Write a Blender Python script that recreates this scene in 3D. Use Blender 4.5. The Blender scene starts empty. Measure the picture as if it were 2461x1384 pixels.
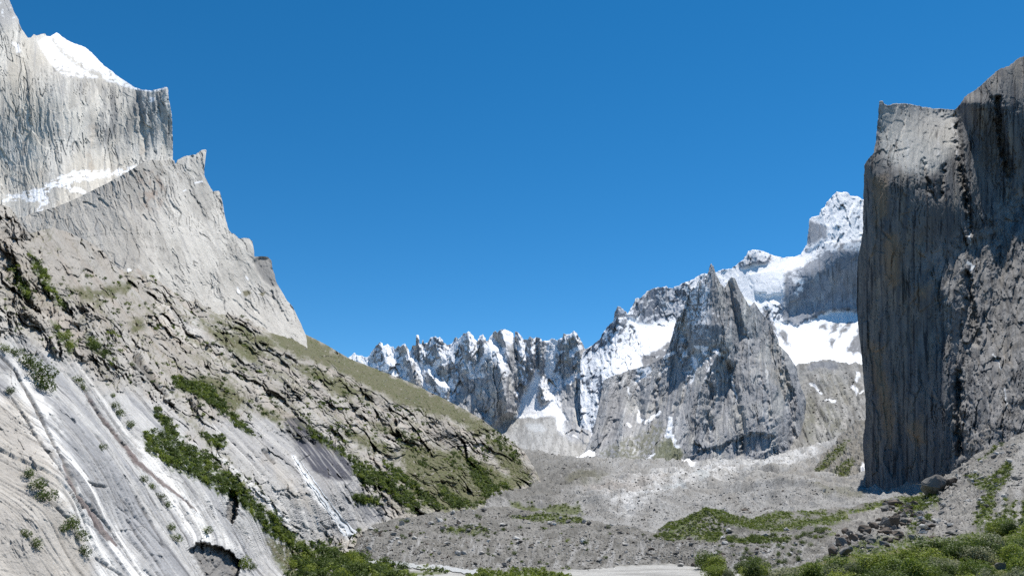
import bpy, bmesh, math, random
import numpy as np
from mathutils import Vector, Matrix

# ------------------------------------------------------------------ camera, sky, sun, exposure
SC = bpy.context.scene
COL = SC.collection
W0, H0 = 2461.0, 1384.0
FPX = 1824.0                      # focal length in photo pixels
HORIZON = 1180.0
PITCH = math.atan((HORIZON - H0 / 2) / FPX)
cam_d = bpy.data.cameras.new('camera')
cam_d.sensor_width = 36.0
cam_d.lens = 36.0 * FPX / W0
cam_d.clip_start = 0.5
cam_d.clip_end = 60000
cam = bpy.data.objects.new('camera', cam_d)
cam.location = (0, 0, 0)
cam.rotation_euler = (math.pi / 2 + PITCH, 0, 0)
COL.objects.link(cam)
SC.camera = cam

SUN_EL, SUN_AZ = math.radians(64), math.radians(36)   # azimuth to the right of the view
to_sun = Vector((math.cos(SUN_EL) * math.sin(SUN_AZ), math.cos(SUN_EL) * math.cos(SUN_AZ), math.sin(SUN_EL)))
world = bpy.data.worlds.new('World')
SC.world = world
world.use_nodes = True
wn = world.node_tree
wn.nodes.clear()
sky = wn.nodes.new('ShaderNodeTexSky')
sky.sky_type = 'NISHITA'
sky.sun_disc = False
sky.sun_elevation = SUN_EL
sky.sun_rotation = SUN_AZ
sky.altitude = 3800
sky.air_density = 1.0
sky.dust_density = 0.0
sky.ozone_density = 2.2
hsv = wn.nodes.new('ShaderNodeHueSaturation')
hsv.inputs['Hue'].default_value = 0.492
hsv.inputs['Saturation'].default_value = 1.34
hsv.inputs['Value'].default_value = 1.0
bg = wn.nodes.new('ShaderNodeBackground')
bg.inputs['Strength'].default_value = 0.105
wo = wn.nodes.new('ShaderNodeOutputWorld')
wn.links.new(sky.outputs[0], hsv.inputs['Color'])
wn.links.new(hsv.outputs[0], bg.inputs['Color'])
wn.links.new(bg.outputs[0], wo.inputs['Surface'])

sun_d = bpy.data.lights.new('sun', 'SUN')
sun_d.energy = 4.6
sun_d.angle = math.radians(0.53)
sun_d.color = (1.0, 0.955, 0.89)
sun = bpy.data.objects.new('sun', sun_d)
sun.rotation_euler = to_sun.to_track_quat('Z', 'Y').to_euler()
COL.objects.link(sun)
SC.view_settings.view_transform = 'Standard'
SC.view_settings.look = 'None'
SC.view_settings.exposure = 0.45
SC.view_settings.gamma = 1.0
SC.view_settings.use_curve_mapping = False
SC.cycles.use_denoising = False
SC.cycles.max_bounces = 6
SC.cycles.diffuse_bounces = 3

# ------------------------------------------------------------------ numpy toolbox
F32 = np.float32
rng = np.random.default_rng(7)
random.seed(7)
CP, SP = math.cos(PITCH), math.sin(PITCH)


def ray(px, py):
    """direction through a photo point, scaled so that y (forward) is 1"""
    cx = (px - W0 / 2) / FPX
    cy = (H0 / 2 - py) / FPX
    dy = CP - cy * SP
    dz = SP + cy * CP
    return cx / dy, dz / dy


def unproj(px, py, Y):
    rx, rz = ray(px, py)
    return np.stack([rx * Y, Y * np.ones_like(rx), rz * Y], -1)


def project(P):
    x, y, z = P[..., 0], P[..., 1], P[..., 2]
    d = y * CP + z * SP
    u = -y * SP + z * CP
    return W0 / 2 + FPX * x / d, H0 / 2 - FPX * u / d


def sstep(a, b, x):
    t = np.clip((x - a) / (b - a), 0, 1)
    return t * t * (3 - 2 * t)


def _hash(ix, iy, seed):
    h = (ix.astype(np.uint32) * np.uint32(374761393)) + (iy.astype(np.uint32) * np.uint32(668265263)) + np.uint32((seed * 2246822519) & 0xffffffff)
    h = (h ^ (h >> np.uint32(13))) * np.uint32(1274126177)
    h = (h ^ (h >> np.uint32(16))) * np.uint32(2654435761)
    return h ^ (h >> np.uint32(15))


_ga = np.linspace(0, 2 * np.pi, 256, endpoint=False)
_GX, _GY = np.cos(_ga).astype(F32), np.sin(_ga).astype(F32)


def perlin(x, y, seed=0):
    x = np.asarray(x, F32); y = np.asarray(y, F32)
    x0 = np.floor(x); y0 = np.floor(y)
    fx = x - x0; fy = y - y0
    ix = x0.astype(np.int64); iy = y0.astype(np.int64)
    ux = fx * fx * fx * (fx * (fx * 6 - 15) + 10)
    uy = fy * fy * fy * (fy * (fy * 6 - 15) + 10)

    def g(i, j):
        k = (_hash(ix + i, iy + j, seed) >> np.uint32(24)).astype(np.int64)
        return _GX[k] * (fx - i) + _GY[k] * (fy - j)
    a = g(0, 0); b = g(1, 0); c = g(0, 1); d = g(1, 1)
    a = a + ux * (b - a)
    c = c + ux * (d - c)
    return (a + uy * (c - a)) * 1.5


def fbm(x, y, o=4, seed=0, gain=0.5, lac=2.07):
    s = 0; a = 1.0; t = 0
    for i in range(o):
        s = s + a * perlin(x, y, seed + i * 17)
        t += a
        a *= gain; x = x * lac; y = y * lac
    return s / t


def ridged(x, y, o=4, seed=0, gain=0.5, lac=2.07):
    s = 0; a = 1.0; t = 0
    for i in range(o):
        n = 1 - np.abs(perlin(x, y, seed + i * 17)) * 1.6
        s = s + a * n
        t += a
        a *= gain; x = x * lac; y = y * lac
    return s / t


def cells(x, y, seed=0):
    x = np.asarray(x, F32); y = np.asarray(y, F32)
    x0 = np.floor(x); y0 = np.floor(y)
    ix = x0.astype(np.int64); iy = y0.astype(np.int64)
    f1 = np.full(x.shape, 9, F32); f2 = np.full(x.shape, 9, F32)
    bx = np.zeros(x.shape, F32); by = np.zeros(x.shape, F32)
    bh = np.zeros(x.shape, np.uint32)
    for j in (-1, 0, 1):
        for i in (-1, 0, 1):
            h = _hash(ix + i, iy + j, seed)
            qx = x0 + i + (h & np.uint32(1023)).astype(F32) / 1023 - x
            qy = y0 + j + ((h >> np.uint32(10)) & np.uint32(1023)).astype(F32) / 1023 - y
            d = qx * qx + qy * qy
            m = d < f1
            f2 = np.where(m, f1, np.minimum(f2, d))
            bx = np.where(m, qx, bx); by = np.where(m, qy, by); bh = np.where(m, h, bh)
            f1 = np.where(m, d, f1)
    e = np.sqrt(f2) - np.sqrt(f1)
    h1 = ((bh * np.uint32(2654435761)) >> np.uint32(20)).astype(F32) / 4095
    h2 = ((bh * np.uint32(2246822519)) >> np.uint32(20)).astype(F32) / 4095
    h3 = ((bh * np.uint32(3266489917)) >> np.uint32(20)).astype(F32) / 4095
    return e, bx, by, h1, h2, h3


def blocks(x, y, seed=0, tilt=1.0, crack=0.5, cw=0.10):
    """broken rock: tilted facets with recessed joints; returns height, joint mask, cell tone"""
    e, bx, by, h1, h2, h3 = cells(x, y, seed)
    j = 1 - sstep(0.0, cw, e)
    return (h1 - 0.5) - tilt * ((h2 - 0.5) * bx + (h3 - 0.5) * by) - crack * j, j, h2


def flakes(x, y, seed=0, thr=0.7):
    """scattered sharp-edged plates standing proud of the face"""
    e, bx, by, h1, h2, h3 = cells(x, y, seed)
    on = sstep(thr, thr + .02, h1) * sstep(0.02, .10, e)
    return on * (.45 + .8 * (h2 - .5) * bx * 2 + .5 * (h3 - .5) * by * 2), on


def joints(a, b, seed, wa=20.0, wb=150.0, w=.05, gate=0.0):
    """long thin cracks along b"""
    n = perlin(a / wa + .35 * perlin(a / 30, b / 40, seed + 4), b / wb, seed)
    ln = 1 - sstep(w * .35, w, np.abs(n))
    return ln * sstep(gate, gate + .15, fbm(a / 50, b / 80, 3, seed + 7))


def poly_mask(c, pts, feather=4.0, warp=4.0, wl=22.0, seed=3):
    pts = np.array(pts, float)
    out = np.zeros(c.px.shape, F32)
    m = feather + warp * 2 + 2
    sel = (c.px > pts[:, 0].min() - m) & (c.px < pts[:, 0].max() + m) & (c.py > pts[:, 1].min() - m) & (c.py < pts[:, 1].max() + m)
    if not sel.any():
        return out
    x = c.px[sel]; y = c.py[sel]
    if warp:
        nx = fbm(x / wl, y / wl, 3, seed); ny = fbm(x / wl + 31, y / wl + 7, 3, seed + 5)
        x = x + warp * nx * 1.6; y = y + warp * ny * 1.6
    ins = np.zeros(x.shape, bool)
    dm = np.full(x.shape, 1e9)
    n = len(pts)
    for i in range(n):
        ax, ay = pts[i]; bx, by = pts[(i + 1) % n]
        cond = (ay > y) != (by > y)
        if by != ay:
            ins ^= cond & (x < (bx - ax) * (y - ay) / (by - ay) + ax)
        ex, ey = bx - ax, by - ay
        t = np.clip(((x - ax) * ex + (y - ay) * ey) / (ex * ex + ey * ey + 1e-9), 0, 1)
        dm = np.minimum(dm, (x - ax - t * ex) ** 2 + (y - ay - t * ey) ** 2)
    d = np.sqrt(dm) * np.where(ins, 1, -1)
    out[sel] = sstep(-feather, feather, d)
    return out


def stroke(c, pts, feather=2.0, warp=3.0, wl=18.0, seed=9):
    """soft line of varying half width; pts = (x, y, halfwidth)"""
    pts = np.array(pts, float)
    out = np.zeros(c.px.shape, F32)
    m = feather + warp * 2 + pts[:, 2].max() + 2
    sel = (c.px > pts[:, 0].min() - m) & (c.px < pts[:, 0].max() + m) & (c.py > pts[:, 1].min() - m) & (c.py < pts[:, 1].max() + m)
    if not sel.any():
        return out
    x = c.px[sel]; y = c.py[sel]
    if warp:
        nx = fbm(x / wl, y / wl, 3, seed); ny = fbm(x / wl + 31, y / wl + 7, 3, seed + 5)
        x = x + warp * nx * 1.6; y = y + warp * ny * 1.6
    best = np.full(x.shape, -1e9)
    for i in range(len(pts) - 1):
        ax, ay, aw = pts[i]; bx, by, bw = pts[i + 1]
        ex, ey = bx - ax, by - ay
        t = np.clip(((x - ax) * ex + (y - ay) * ey) / (ex * ex + ey * ey + 1e-9), 0, 1)
        d = aw + (bw - aw) * t - np.sqrt((x - ax - t * ex) ** 2 + (y - ay - t * ey) ** 2)
        best = np.maximum(best, d)
    out[sel] = sstep(-feather, feather, best)
    return out


def strokes(c, lst, **k):
    o = np.zeros(c.px.shape, F32)
    for i, p in enumerate(lst):
        o = np.maximum(o, stroke(c, p, seed=9 + i * 3, **k))
    return o


def polys(c, lst, **k):
    o = np.zeros(c.px.shape, F32)
    for i, p in enumerate(lst):
        o = np.maximum(o, poly_mask(c, p, seed=3 + i * 3, **k))
    return o


def rib(c, pts, p=1.0):
    """buttress: pts = (x, y, left width, right width, height) down its crest, all in photo pixels"""
    a = np.array(pts, float)
    y = c.py
    x = np.interp(y, a[:, 1], a[:, 0])
    wl = np.interp(y, a[:, 1], a[:, 2]); wr = np.interp(y, a[:, 1], a[:, 3]); h = np.interp(y, a[:, 1], a[:, 4])
    d = c.wx - x
    k = np.clip(1 - np.where(d < 0, -d / wl, d / wr), 0, 1) ** p
    k *= sstep(a[0, 1] - 30, a[0, 1], y) * (1 - sstep(a[-1, 1], a[-1, 1] + 40, y))
    return h * k


def tps_fit(pts, lam=1e-3):
    a = np.array(pts, float)
    xy = a[:, :2] / 1000.0
    v = 1.0 / a[:, 2]
    vs = v.mean()
    n = len(a)
    r2 = ((xy[:, None] - xy[None]) ** 2).sum(-1)
    K = 0.5 * r2 * np.log(r2 + 1e-12) + lam * np.eye(n)
    Pm = np.c_[np.ones(n), xy]
    A = np.zeros((n + 3, n + 3)); A[:n, :n] = K; A[:n, n:] = Pm; A[n:, :n] = Pm.T
    w = np.linalg.solve(A, np.r_[v / vs, 0, 0, 0])

    def f(px, py):
        x = px / 1000.0; y = py / 1000.0
        o = w[n] + w[n + 1] * x + w[n + 2] * y
        for i in range(n):
            r = (x - xy[i, 0]) ** 2 + (y - xy[i, 1]) ** 2
            o = o + w[i] * 0.5 * r * np.log(r + 1e-12)
        return 1.0 / np.maximum(o * vs, 1e-5)
    return f


def resample(pts, n):
    a = np.array(pts, float)
    s = np.r_[0, np.cumsum(np.hypot(*(a[1:] - a[:-1]).T))]
    t = np.linspace(0, s[-1], n)
    return np.stack([np.interp(t, s, a[:, 0]), np.interp(t, s, a[:, 1])], -1), s[-1]


def plen(pts):
    a = np.array(pts, float)
    return np.hypot(*(a[1:] - a[:-1]).T).sum()


def jagged(C, amp, seed, wl=26.0):
    if not amp:
        return C
    d = np.gradient(C, axis=0)
    s = np.r_[0, np.cumsum(np.hypot(*(C[1:] - C[:-1]).T))]
    nrm = np.stack([d[:, 1], -d[:, 0]], -1)
    nrm /= np.linalg.norm(nrm, axis=1, keepdims=True) + 1e-9
    z = s * 0
    n = 0.5 * perlin(s / wl, z + .5, seed) + 0.6 * np.abs(perlin(s / (wl * .4), z + 3.5, seed + 1)) + 0.4 * perlin(s / (wl * .17), z + 7.5, seed + 2)
    fade = np.minimum(1, np.minimum(np.arange(len(C)), np.arange(len(C))[::-1]) / 4.0)
    return C + nrm * (n * amp * fade)[:, None]


class Ctx:
    pass


SURF = {}
TRIS = [0]


def grid_normals(P):
    du = np.gradient(P, axis=1); dv = np.gradient(P, axis=0)
    n = np.cross(dv, du)
    n /= np.linalg.norm(n, axis=-1, keepdims=True) + 1e-12
    # face the camera
    s = np.sign((n * P).sum(-1, keepdims=True))
    return n * np.where(s == 0, 1, -s)


def box_blur(a, k):
    for _ in range(2):
        b = np.pad(a, ((k, k), (0, 0)), 'edge'); cs = np.cumsum(np.pad(b, ((1, 0), (0, 0))), 0)
        a = (cs[2 * k + 1:] - cs[:-2 * k - 1]) / (2 * k + 1)
        b = np.pad(a, ((0, 0), (k, k)), 'edge'); cs = np.cumsum(np.pad(b, ((0, 0), (1, 0))), 1)
        a = (cs[:, 2 * k + 1:] - cs[:, :-2 * k - 1]) / (2 * k + 1)
    return a


def set_props(o, label=None, cat=None, group=None, kind=None):
    if label: o['label'] = label
    if cat: o['category'] = cat
    if group: o['group'] = group
    if kind: o['kind'] = kind
    return o


def quads_mesh(name, V, Q, col=None, attrs=None, smooth=True):
    me = bpy.data.meshes.new(name)
    nv, nq = len(V), len(Q)
    me.vertices.add(nv)
    me.vertices.foreach_set('co', np.ascontiguousarray(V, F32).ravel())
    me.loops.add(nq * 4)
    me.polygons.add(nq)
    me.loops.foreach_set('vertex_index', np.ascontiguousarray(Q, np.int32).ravel())
    me.polygons.foreach_set('loop_start', np.arange(0, nq * 4, 4, dtype=np.int32))
    me.polygons.foreach_set('use_smooth', np.full(nq, smooth))
    me.update(calc_edges=True)
    if col is not None:
        at = me.color_attributes.new('tint', 'FLOAT_COLOR', 'POINT')
        c4 = np.ones((nv, 4), F32); c4[:, :3] = col
        at.data.foreach_set('color', c4.ravel())
    TRIS[0] += nq * 2
    return me


def patch(name, T, B, L=None, R=None, step=2.0, ctrl=None, lam=1e-3, relief=None, normal=None, colour=None,
          mat=None, jag=0.0, jseed=1, back=200.0, drop=0.7, shell='T', vstep=None, label=None, jl=None):
    vstep = vstep or step
    L = L or [T[0], B[0]]
    R = R or [T[-1], B[-1]]
    nu = max(8, int(max(plen(T), plen(B)) / step) + 1)
    nv = max(6, int(max(plen(L), plen(R), abs(np.mean([p[1] for p in B]) - np.mean([p[1] for p in T]))) / vstep) + 1)
    Tc, _ = resample(T, nu); Bc, _ = resample(B, nu)
    Lc, _ = resample(L, nv); Rc, _ = resample(R, nv)
    Tc = jagged(Tc, jag, jseed)
    jl = jag * 0.6 if jl is None else jl
    if 'L' in shell: Lc = jagged(Lc, jl, jseed + 10)
    if 'R' in shell: Rc = jagged(Rc, -jl, jseed + 20)
    u = np.linspace(0, 1, nu)[None, :, None]; v = np.linspace(0, 1, nv)[:, None, None]
    C = (1 - v) * Tc[None] + v * Bc[None] + (1 - u) * Lc[:, None] + u * Rc[:, None] \
        - ((1 - u) * (1 - v) * Tc[0] + u * (1 - v) * Tc[-1] + (1 - u) * v * Bc[0] + u * v * Bc[-1])
    c = Ctx()
    c.px = C[..., 0].astype(F32); c.py = C[..., 1].astype(F32); c.wx = c.px
    c.u = np.broadcast_to(u[..., 0], c.px.shape); c.v = np.broadcast_to(v[..., 0], c.px.shape)
    c.step = step
    f = tps_fit(ctrl, lam)
    c.Y = f(c.px, c.py)
    c.P = unproj(c.px, c.py, c.Y)
    if relief is not None:                         # big forms, in photo pixels towards the viewer
        c.r = relief(c)
        c.Y = c.Y * (1 - c.r / FPX)
        c.P = unproj(c.px, c.py, c.Y)
    c.N = grid_normals(c.P)
    if normal is not None:                         # fine forms, metres along the surface normal
        dsp = normal(c)
        Ns = np.stack([box_blur(c.N[..., i], 4) for i in range(3)], -1)
        Ns /= np.linalg.norm(Ns, axis=-1, keepdims=True) + 1e-9
        c.P = c.P + Ns * dsp[..., None]
        c.N = grid_normals(c.P)
    c.nz = c.N[..., 2]
    tint = np.clip(colour(c), 0.004, 0.92)
    V = c.P.reshape(-1, 3); K = np.arange(nu * nv).reshape(nv, nu)
    Q = [np.stack([K[:-1, :-1], K[1:, :-1], K[1:, 1:], K[:-1, 1:]], -1).reshape(-1, 4)]
    ring = K[0]
    if 'L' in shell: ring = np.r_[K[::-1, 0], ring[1:]]
    if 'R' in shell: ring = np.r_[ring[:-1], K[:, -1]]
    cl = tint.reshape(-1, 3)
    Vs, Cs, base = [V], [cl], len(V)
    prev = ring
    b0 = V[ring]
    dirn = b0.copy(); dirn[:, 2] = 0
    dirn /= np.linalg.norm(dirn, axis=1, keepdims=True)
    nk = 7
    for k in range(1, nk + 1):
        d = back * (k / nk) ** 1.4
        wob = back * 0.05 * perlin(np.arange(len(ring)) / 9.0, np.full(len(ring), k * .7), 5)
        nb = b0 + dirn * (d + wob[:, None]) - np.array([0, 0, 1.0]) * (d * drop)
        idx = base + np.arange(len(ring))
        Vs.append(nb); Cs.append(cl[ring])
        Q.append(np.stack([idx[:-1], prev[:-1], prev[1:], idx[1:]], -1))
        prev = idx; base += len(ring)
    me = quads_mesh(name, np.concatenate(Vs), np.concatenate(Q), np.concatenate(Cs))
    me.materials.append(mat)
    o = bpy.data.objects.new(name, me)
    COL.objects.link(o)
    set_props(o, label=label, kind='structure')
    SURF[name] = c
    return o


def mixc(a, b, m):
    return a * (1 - m[..., None]) + np.asarray(b, F32) * m[..., None]


def col(c, r, g, b):
    return np.broadcast_to(np.array([r, g, b], F32), c.px.shape + (3,)).copy()


# ------------------------------------------------------------------ materials
def nd(nt, t, **k):
    n = nt.nodes.new(t)
    for a, b in k.items():
        setattr(n, a, b)
    return n


def terrain_mat(name, size, bump=0.5, var=0.28, rough=0.93, streak=None):
    """tint attribute x procedural mottling; size = metres of one photo pixel"""
    m = bpy.data.materials.new(name); m.use_nodes = True
    nt = m.node_tree; nt.nodes.clear()
    out = nd(nt, 'ShaderNodeOutputMaterial'); bs = nd(nt, 'ShaderNodeBsdfPrincipled')
    bs.inputs['Roughness'].default_value = rough
    bs.inputs['Specular IOR Level'].default_value = 0.18
    at = nd(nt, 'ShaderNodeVertexColor', layer_name='tint')
    tc = nd(nt, 'ShaderNodeTexCoord')
    mp = nd(nt, 'ShaderNodeMapping')
    mp.inputs['Scale'].default_value = streak or (1, 1, 1)
    nt.links.new(tc.outputs['Object'], mp.inputs['Vector'])
    n1 = nd(nt, 'ShaderNodeTexNoise'); n1.inputs['Scale'].default_value = 1 / (size * 14); n1.inputs['Detail'].default_value = 8; n1.inputs['Roughness'].default_value = 0.68
    n2 = nd(nt, 'ShaderNodeTexNoise'); n2.inputs['Scale'].default_value = 1 / (size * 3.0); n2.inputs['Detail'].default_value = 5; n2.inputs['Roughness'].default_value = 0.7
    nt.links.new(mp.outputs[0], n1.inputs['Vector']); nt.links.new(tc.outputs['Object'], n2.inputs['Vector'])
    ad = nd(nt, 'ShaderNodeMath', operation='ADD'); nt.links.new(n1.outputs['Fac'], ad.inputs[0]); nt.links.new(n2.outputs['Fac'], ad.inputs[1])
    mr = nd(nt, 'ShaderNodeMapRange'); mr.inputs['From Min'].default_value = 0.55; mr.inputs['From Max'].default_value = 1.45
    mr.inputs['To Min'].default_value = 1 - var; mr.inputs['To Max'].default_value = 1 + var
    nt.links.new(ad.outputs[0], mr.inputs['Value'])
    mx = nd(nt, 'ShaderNodeVectorMath', operation='SCALE')
    nt.links.new(at.outputs['Color'], mx.inputs[0]); nt.links.new(mr.outputs[0], mx.inputs['Scale'])
    nt.links.new(mx.outputs[0], bs.inputs['Base Color'])
    bp = nd(nt, 'ShaderNodeBump'); bp.inputs['Strength'].default_value = bump; bp.inputs['Distance'].default_value = size * 3.0
    nt.links.new(ad.outputs[0], bp.inputs['Height']); nt.links.new(bp.outputs[0], bs.inputs['Normal'])
    nt.links.new(bs.outputs[0], out.inputs['Surface'])
    return m


M_far = terrain_mat('far_rock_and_snow', 2.0, 0.5, 0.22)
M_mid = terrain_mat('pyramid_granite', 1.25, 0.6, 0.28)
M_wall = terrain_mat('pale_wall_granite', 0.7, 0.55, 0.25)
M_slab = terrain_mat('slab_granite', 0.16, 0.5, 0.26)
M_dark = terrain_mat('dark_wall_granite', 0.32, 0.6, 0.3, streak=(1, 1, 0.18))
M_debris = terrain_mat('moraine_debris', 0.17, 0.9, 0.38)
M_glac = terrain_mat('glacier_debris', 0.45, 0.8, 0.34)

# ------------------------------------------------------------------ big rock walls on the left
def warp2(c, amp, wl, seed):
    return c.px + amp * fbm(c.px / wl, c.py / wl, 3, seed), c.py + amp * fbm(c.px / wl + 9, c.py / wl + 4, 3, seed + 3)


def rot(x, y, deg):
    a = math.radians(deg)
    return x * math.cos(a) + y * math.sin(a), -x * math.sin(a) + y * math.cos(a)


WARM = np.array([.53, .49, .42], F32)
PALE = np.array([.60, .575, .525], F32)
GREY = np.array([.30, .30, .30], F32)
SNOW = np.array([.88, .89, .91], F32)


def l1_relief(c):
    x, y = warp2(c, 7, 70, 11)
    a, b = rot(x, y, -6)
    c.b1, c.j1, c.t1 = blocks(a / 40, b / 170, 21, 1.2, .0, .05)
    c.b2, c.j2, c.t2 = blocks(a / 12, b / 90, 22, 1.3, .1, .08)
    c.b3, c.j3, c.t3 = blocks(x / 5.0, y / 30, 23, 1.2, .2, .12)
    f1, _ = flakes(a / 14, b / 46, 24, .7); f2, _ = flakes(a / 7, b / 22, 25, .72); f3, _ = flakes(a / 40, b / 70, 26, .55)
    snow = poly_mask(c, [(92, 100), (136, 74), (210, 110), (290, 186), (335, 212), (320, 214), (262, 196), (240, 186), (155, 186), (132, 165), (110, 135)], 4, 3)
    led = poly_mask(c, [(10, 490), (60, 462), (90, 448), (130, 440), (170, 420), (190, 410), (235, 412), (300, 405), (320, 420), (260, 600), (0, 620)], 5, 3)
    c.snowfield = snow; c.ledge = led
    calm = 1 - 0.75 * snow
    r = 6 * fbm(c.px / 110, c.py / 190, 3, 31) + 4.0 * c.b1 + 1.5 * c.b2 + .8 * c.b3 + 3.4 * f1 + 2.0 * f2 + 4 * f3 + 1.6 * ridged(a / 10, b / 110, 3, 33)
    c.jt = np.maximum(joints(a, b, 35, 16, 120, .06), .8 * joints(a + 50, b, 36, 8, 60, .07, .05))
    r -= 3.5 * c.jt
    r += rib(c, [(60, 60, 60, 70, 16), (70, 120, 70, 80, 10), (70, 240, 80, 90, 0)])
    r += -14 * stroke(c, [(330, 225, 3), (345, 320, 5), (350, 380, 3)], 8, 5) - 10 * stroke(c, [(240, 250, 4), (225, 330, 4)], 8, 5)
    return r * calm


def l1_colour(c):
    k = col(c, *PALE)
    big = sstep(-.3, .35, fbm(c.px / 110, c.py / 170, 4, 41))
    k = mixc(k, WARM, .8 * big)
    st = sstep(.05, .5, fbm(c.px / 13, c.py / 130, 4, 43))
    k = mixc(k, GREY, .45 * st)
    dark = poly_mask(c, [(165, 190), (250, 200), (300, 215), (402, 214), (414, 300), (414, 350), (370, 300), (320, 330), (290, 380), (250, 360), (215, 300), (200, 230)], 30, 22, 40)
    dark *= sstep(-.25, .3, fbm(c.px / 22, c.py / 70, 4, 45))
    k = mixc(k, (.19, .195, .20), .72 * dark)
    k *= (0.84 + .3 * c.t2 + .12 * (c.t3 - .5))[..., None]
    k = mixc(k, (.16, .15, .14), .45 * np.maximum(c.j2 * .7, c.j3 * .6) * sstep(.05, .35, fbm(c.px / 30, c.py / 60, 3, 47)))
    k = mixc(k, (.13, .125, .12), .6 * c.jt)
    brown = sstep(.25, .5, fbm(c.px / 40, c.py / 60, 3, 49)) * sstep(180, 380, c.py)
    k = mixc(k, (.36, .29, .22), .4 * brown)
    peak = 1 - sstep(40, 90, c.py + .3 * c.px)
    k = mixc(k, (.36, .36, .37), .7 * peak)
    n = fbm(c.px / 9, c.py / 7, 4, 51)
    rr = stroke(c, [(125, 95, 4), (150, 125, 6), (175, 145, 6), (205, 165, 5), (240, 183, 7)], 5, 5, 10)
    s = c.snowfield * (1 - rr * sstep(-.45, -.1, n)) * (1 - .9 * sstep(.08, .2, n + .25 * sstep(150, 190, c.py) - .3 * sstep(-60, -20, c.px * .78 - c.py - 8)))
    rim = stroke(c, [(325, 213, 3), (365, 220, 2.2), (400, 212, 1.5)], 1.5, 1)
    s = np.maximum(s, rim)
    s = np.maximum(s, .8 * sstep(.3, .42, fbm(c.px / 12, c.py / 12, 4, 53)) * peak)
    s = np.maximum(s, polys(c, [[(28, 100), (45, 105), (50, 125), (40, 125)], [(358, 233), (372, 233), (370, 242), (360, 242)]], feather=3, warp=5))
    led = strokes(c, [[(12, 480, 5), (40, 472, 6), (70, 464, 5), (95, 462, 9), (120, 446, 9), (150, 435, 12), (180, 424, 12), (215, 422, 12), (245, 418, 7), (290, 414, 6), (330, 402, 2)],
                      [(100, 465, 8), (105, 490, 8), (95, 508, 6)], [(150, 440, 8), (170, 455, 6), (200, 460, 5)], [(60, 475, 6), (110, 480, 8)]], feather=3, warp=6, wl=14)
    n2 = fbm(c.px / 16 - c.py / 40, c.py / 7 + c.px / 30, 4, 55)
    s = np.maximum(s, led * (1 - sstep(.1, .25, n2)))
    c.snow = s
    return mixc(k, SNOW, s)


patch('left_rock_wall',
      [(-230, -360), (-60, -120), (22, 0), (33, 28), (44, 48), (46, 58), (52, 70), (66, 92), (75, 92), (81, 83), (88, 87), (98, 83), (108, 81), (112, 87), (122, 89), (136, 79), (150, 90), (170, 102), (205, 115), (225, 133), (250, 158), (285, 185), (325, 212), (345, 217), (365, 219), (385, 214), (400, 210), (404, 212)],
      [(-230, 660), (0, 580), (100, 560), (300, 520), (416, 490)],
      R=[(404, 212), (406, 240), (412, 270), (414, 300), (416, 340), (415, 400), (416, 490)],
      step=2.0, ctrl=[(-200, 0, 1180), (0, 0, 1330), (0, 400, 1270), (400, 215, 1640), (415, 380, 1600), (200, 300, 1430), (160, 190, 1440), (136, 79, 1760), (230, 140, 1720), (320, 213, 1640), (30, 470, 1240), (250, 415, 1420), (80, 520, 1120), (250, 480, 1270), (380, 400, 1540)],
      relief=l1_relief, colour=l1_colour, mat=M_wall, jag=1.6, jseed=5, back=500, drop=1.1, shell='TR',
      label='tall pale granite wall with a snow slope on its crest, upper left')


def l2_relief(c):
    x, y = warp2(c, 12, 60, 61)
    a, b = rot(x, y, -24)
    c.b1, c.j1, c.t1 = blocks(a / 38, b / 170, 71, 1.3, .0, .04)
    c.b2, c.j2, c.t2 = blocks(a / 12, b / 60, 72, 1.4, .1, .08)
    c.b3, c.j3, c.t3 = blocks(a / 5, b / 20, 73, 1.2, .2, .12)
    f1, _ = flakes(a / 14, b / 42, 75, .62); f2, _ = flakes(a / 7, b / 20, 76, .55); f3, _ = flakes(a / 30, b / 60, 77, .6)
    r = 8 * fbm(c.px / 80, c.py / 120, 3, 74) + 4.5 * c.b1 + 2.4 * c.b2 + 1.3 * c.b3 + 5 * f1 + 3.2 * f2 + 4.5 * f3 + 2 * ridged(a / 10, b / 80, 3, 78)
    c.jt = np.maximum(joints(a, b, 86, 15, 130, .06), .8 * joints(a + 50, b, 87, 8, 60, .07, .05))
    r -= 4.5 * c.jt
    r += rib(c, [(420, 385, 40, 120, 18), (440, 560, 80, 120, 14), (470, 700, 90, 90, 0)])
    # dark roofs and corners
    r -= 9 * strokes(c, [[(428, 384, 4), (445, 372, 6), (460, 376, 3)], [(455, 460, 2), (475, 490, 3), (490, 520, 2)], [(526, 475, 3), (528, 505, 4)], [(370, 440, 3), (365, 465, 4)], [(340, 480, 4), (350, 490, 3)],
                         [(200, 488, 3), (228, 497, 4)], [(240, 480, 4), (258, 496, 3)], [(310, 470, 2), (315, 505, 3)], [(345, 520, 5), (350, 530, 2)], [(560, 720, 2), (600, 760, 3), (640, 790, 3)], [(590, 720, 2), (622, 755, 2)], [(650, 700, 2), (690, 770, 3)]], feather=2, warp=3)
    # knob on the right skyline stands behind the face
    c.knob = poly_mask(c, [(608, 632), (622, 618), (650, 618), (662, 640), (675, 690), (650, 690), (630, 672)], 5, 2)
    r -= 22 * c.knob
    return r


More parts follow.
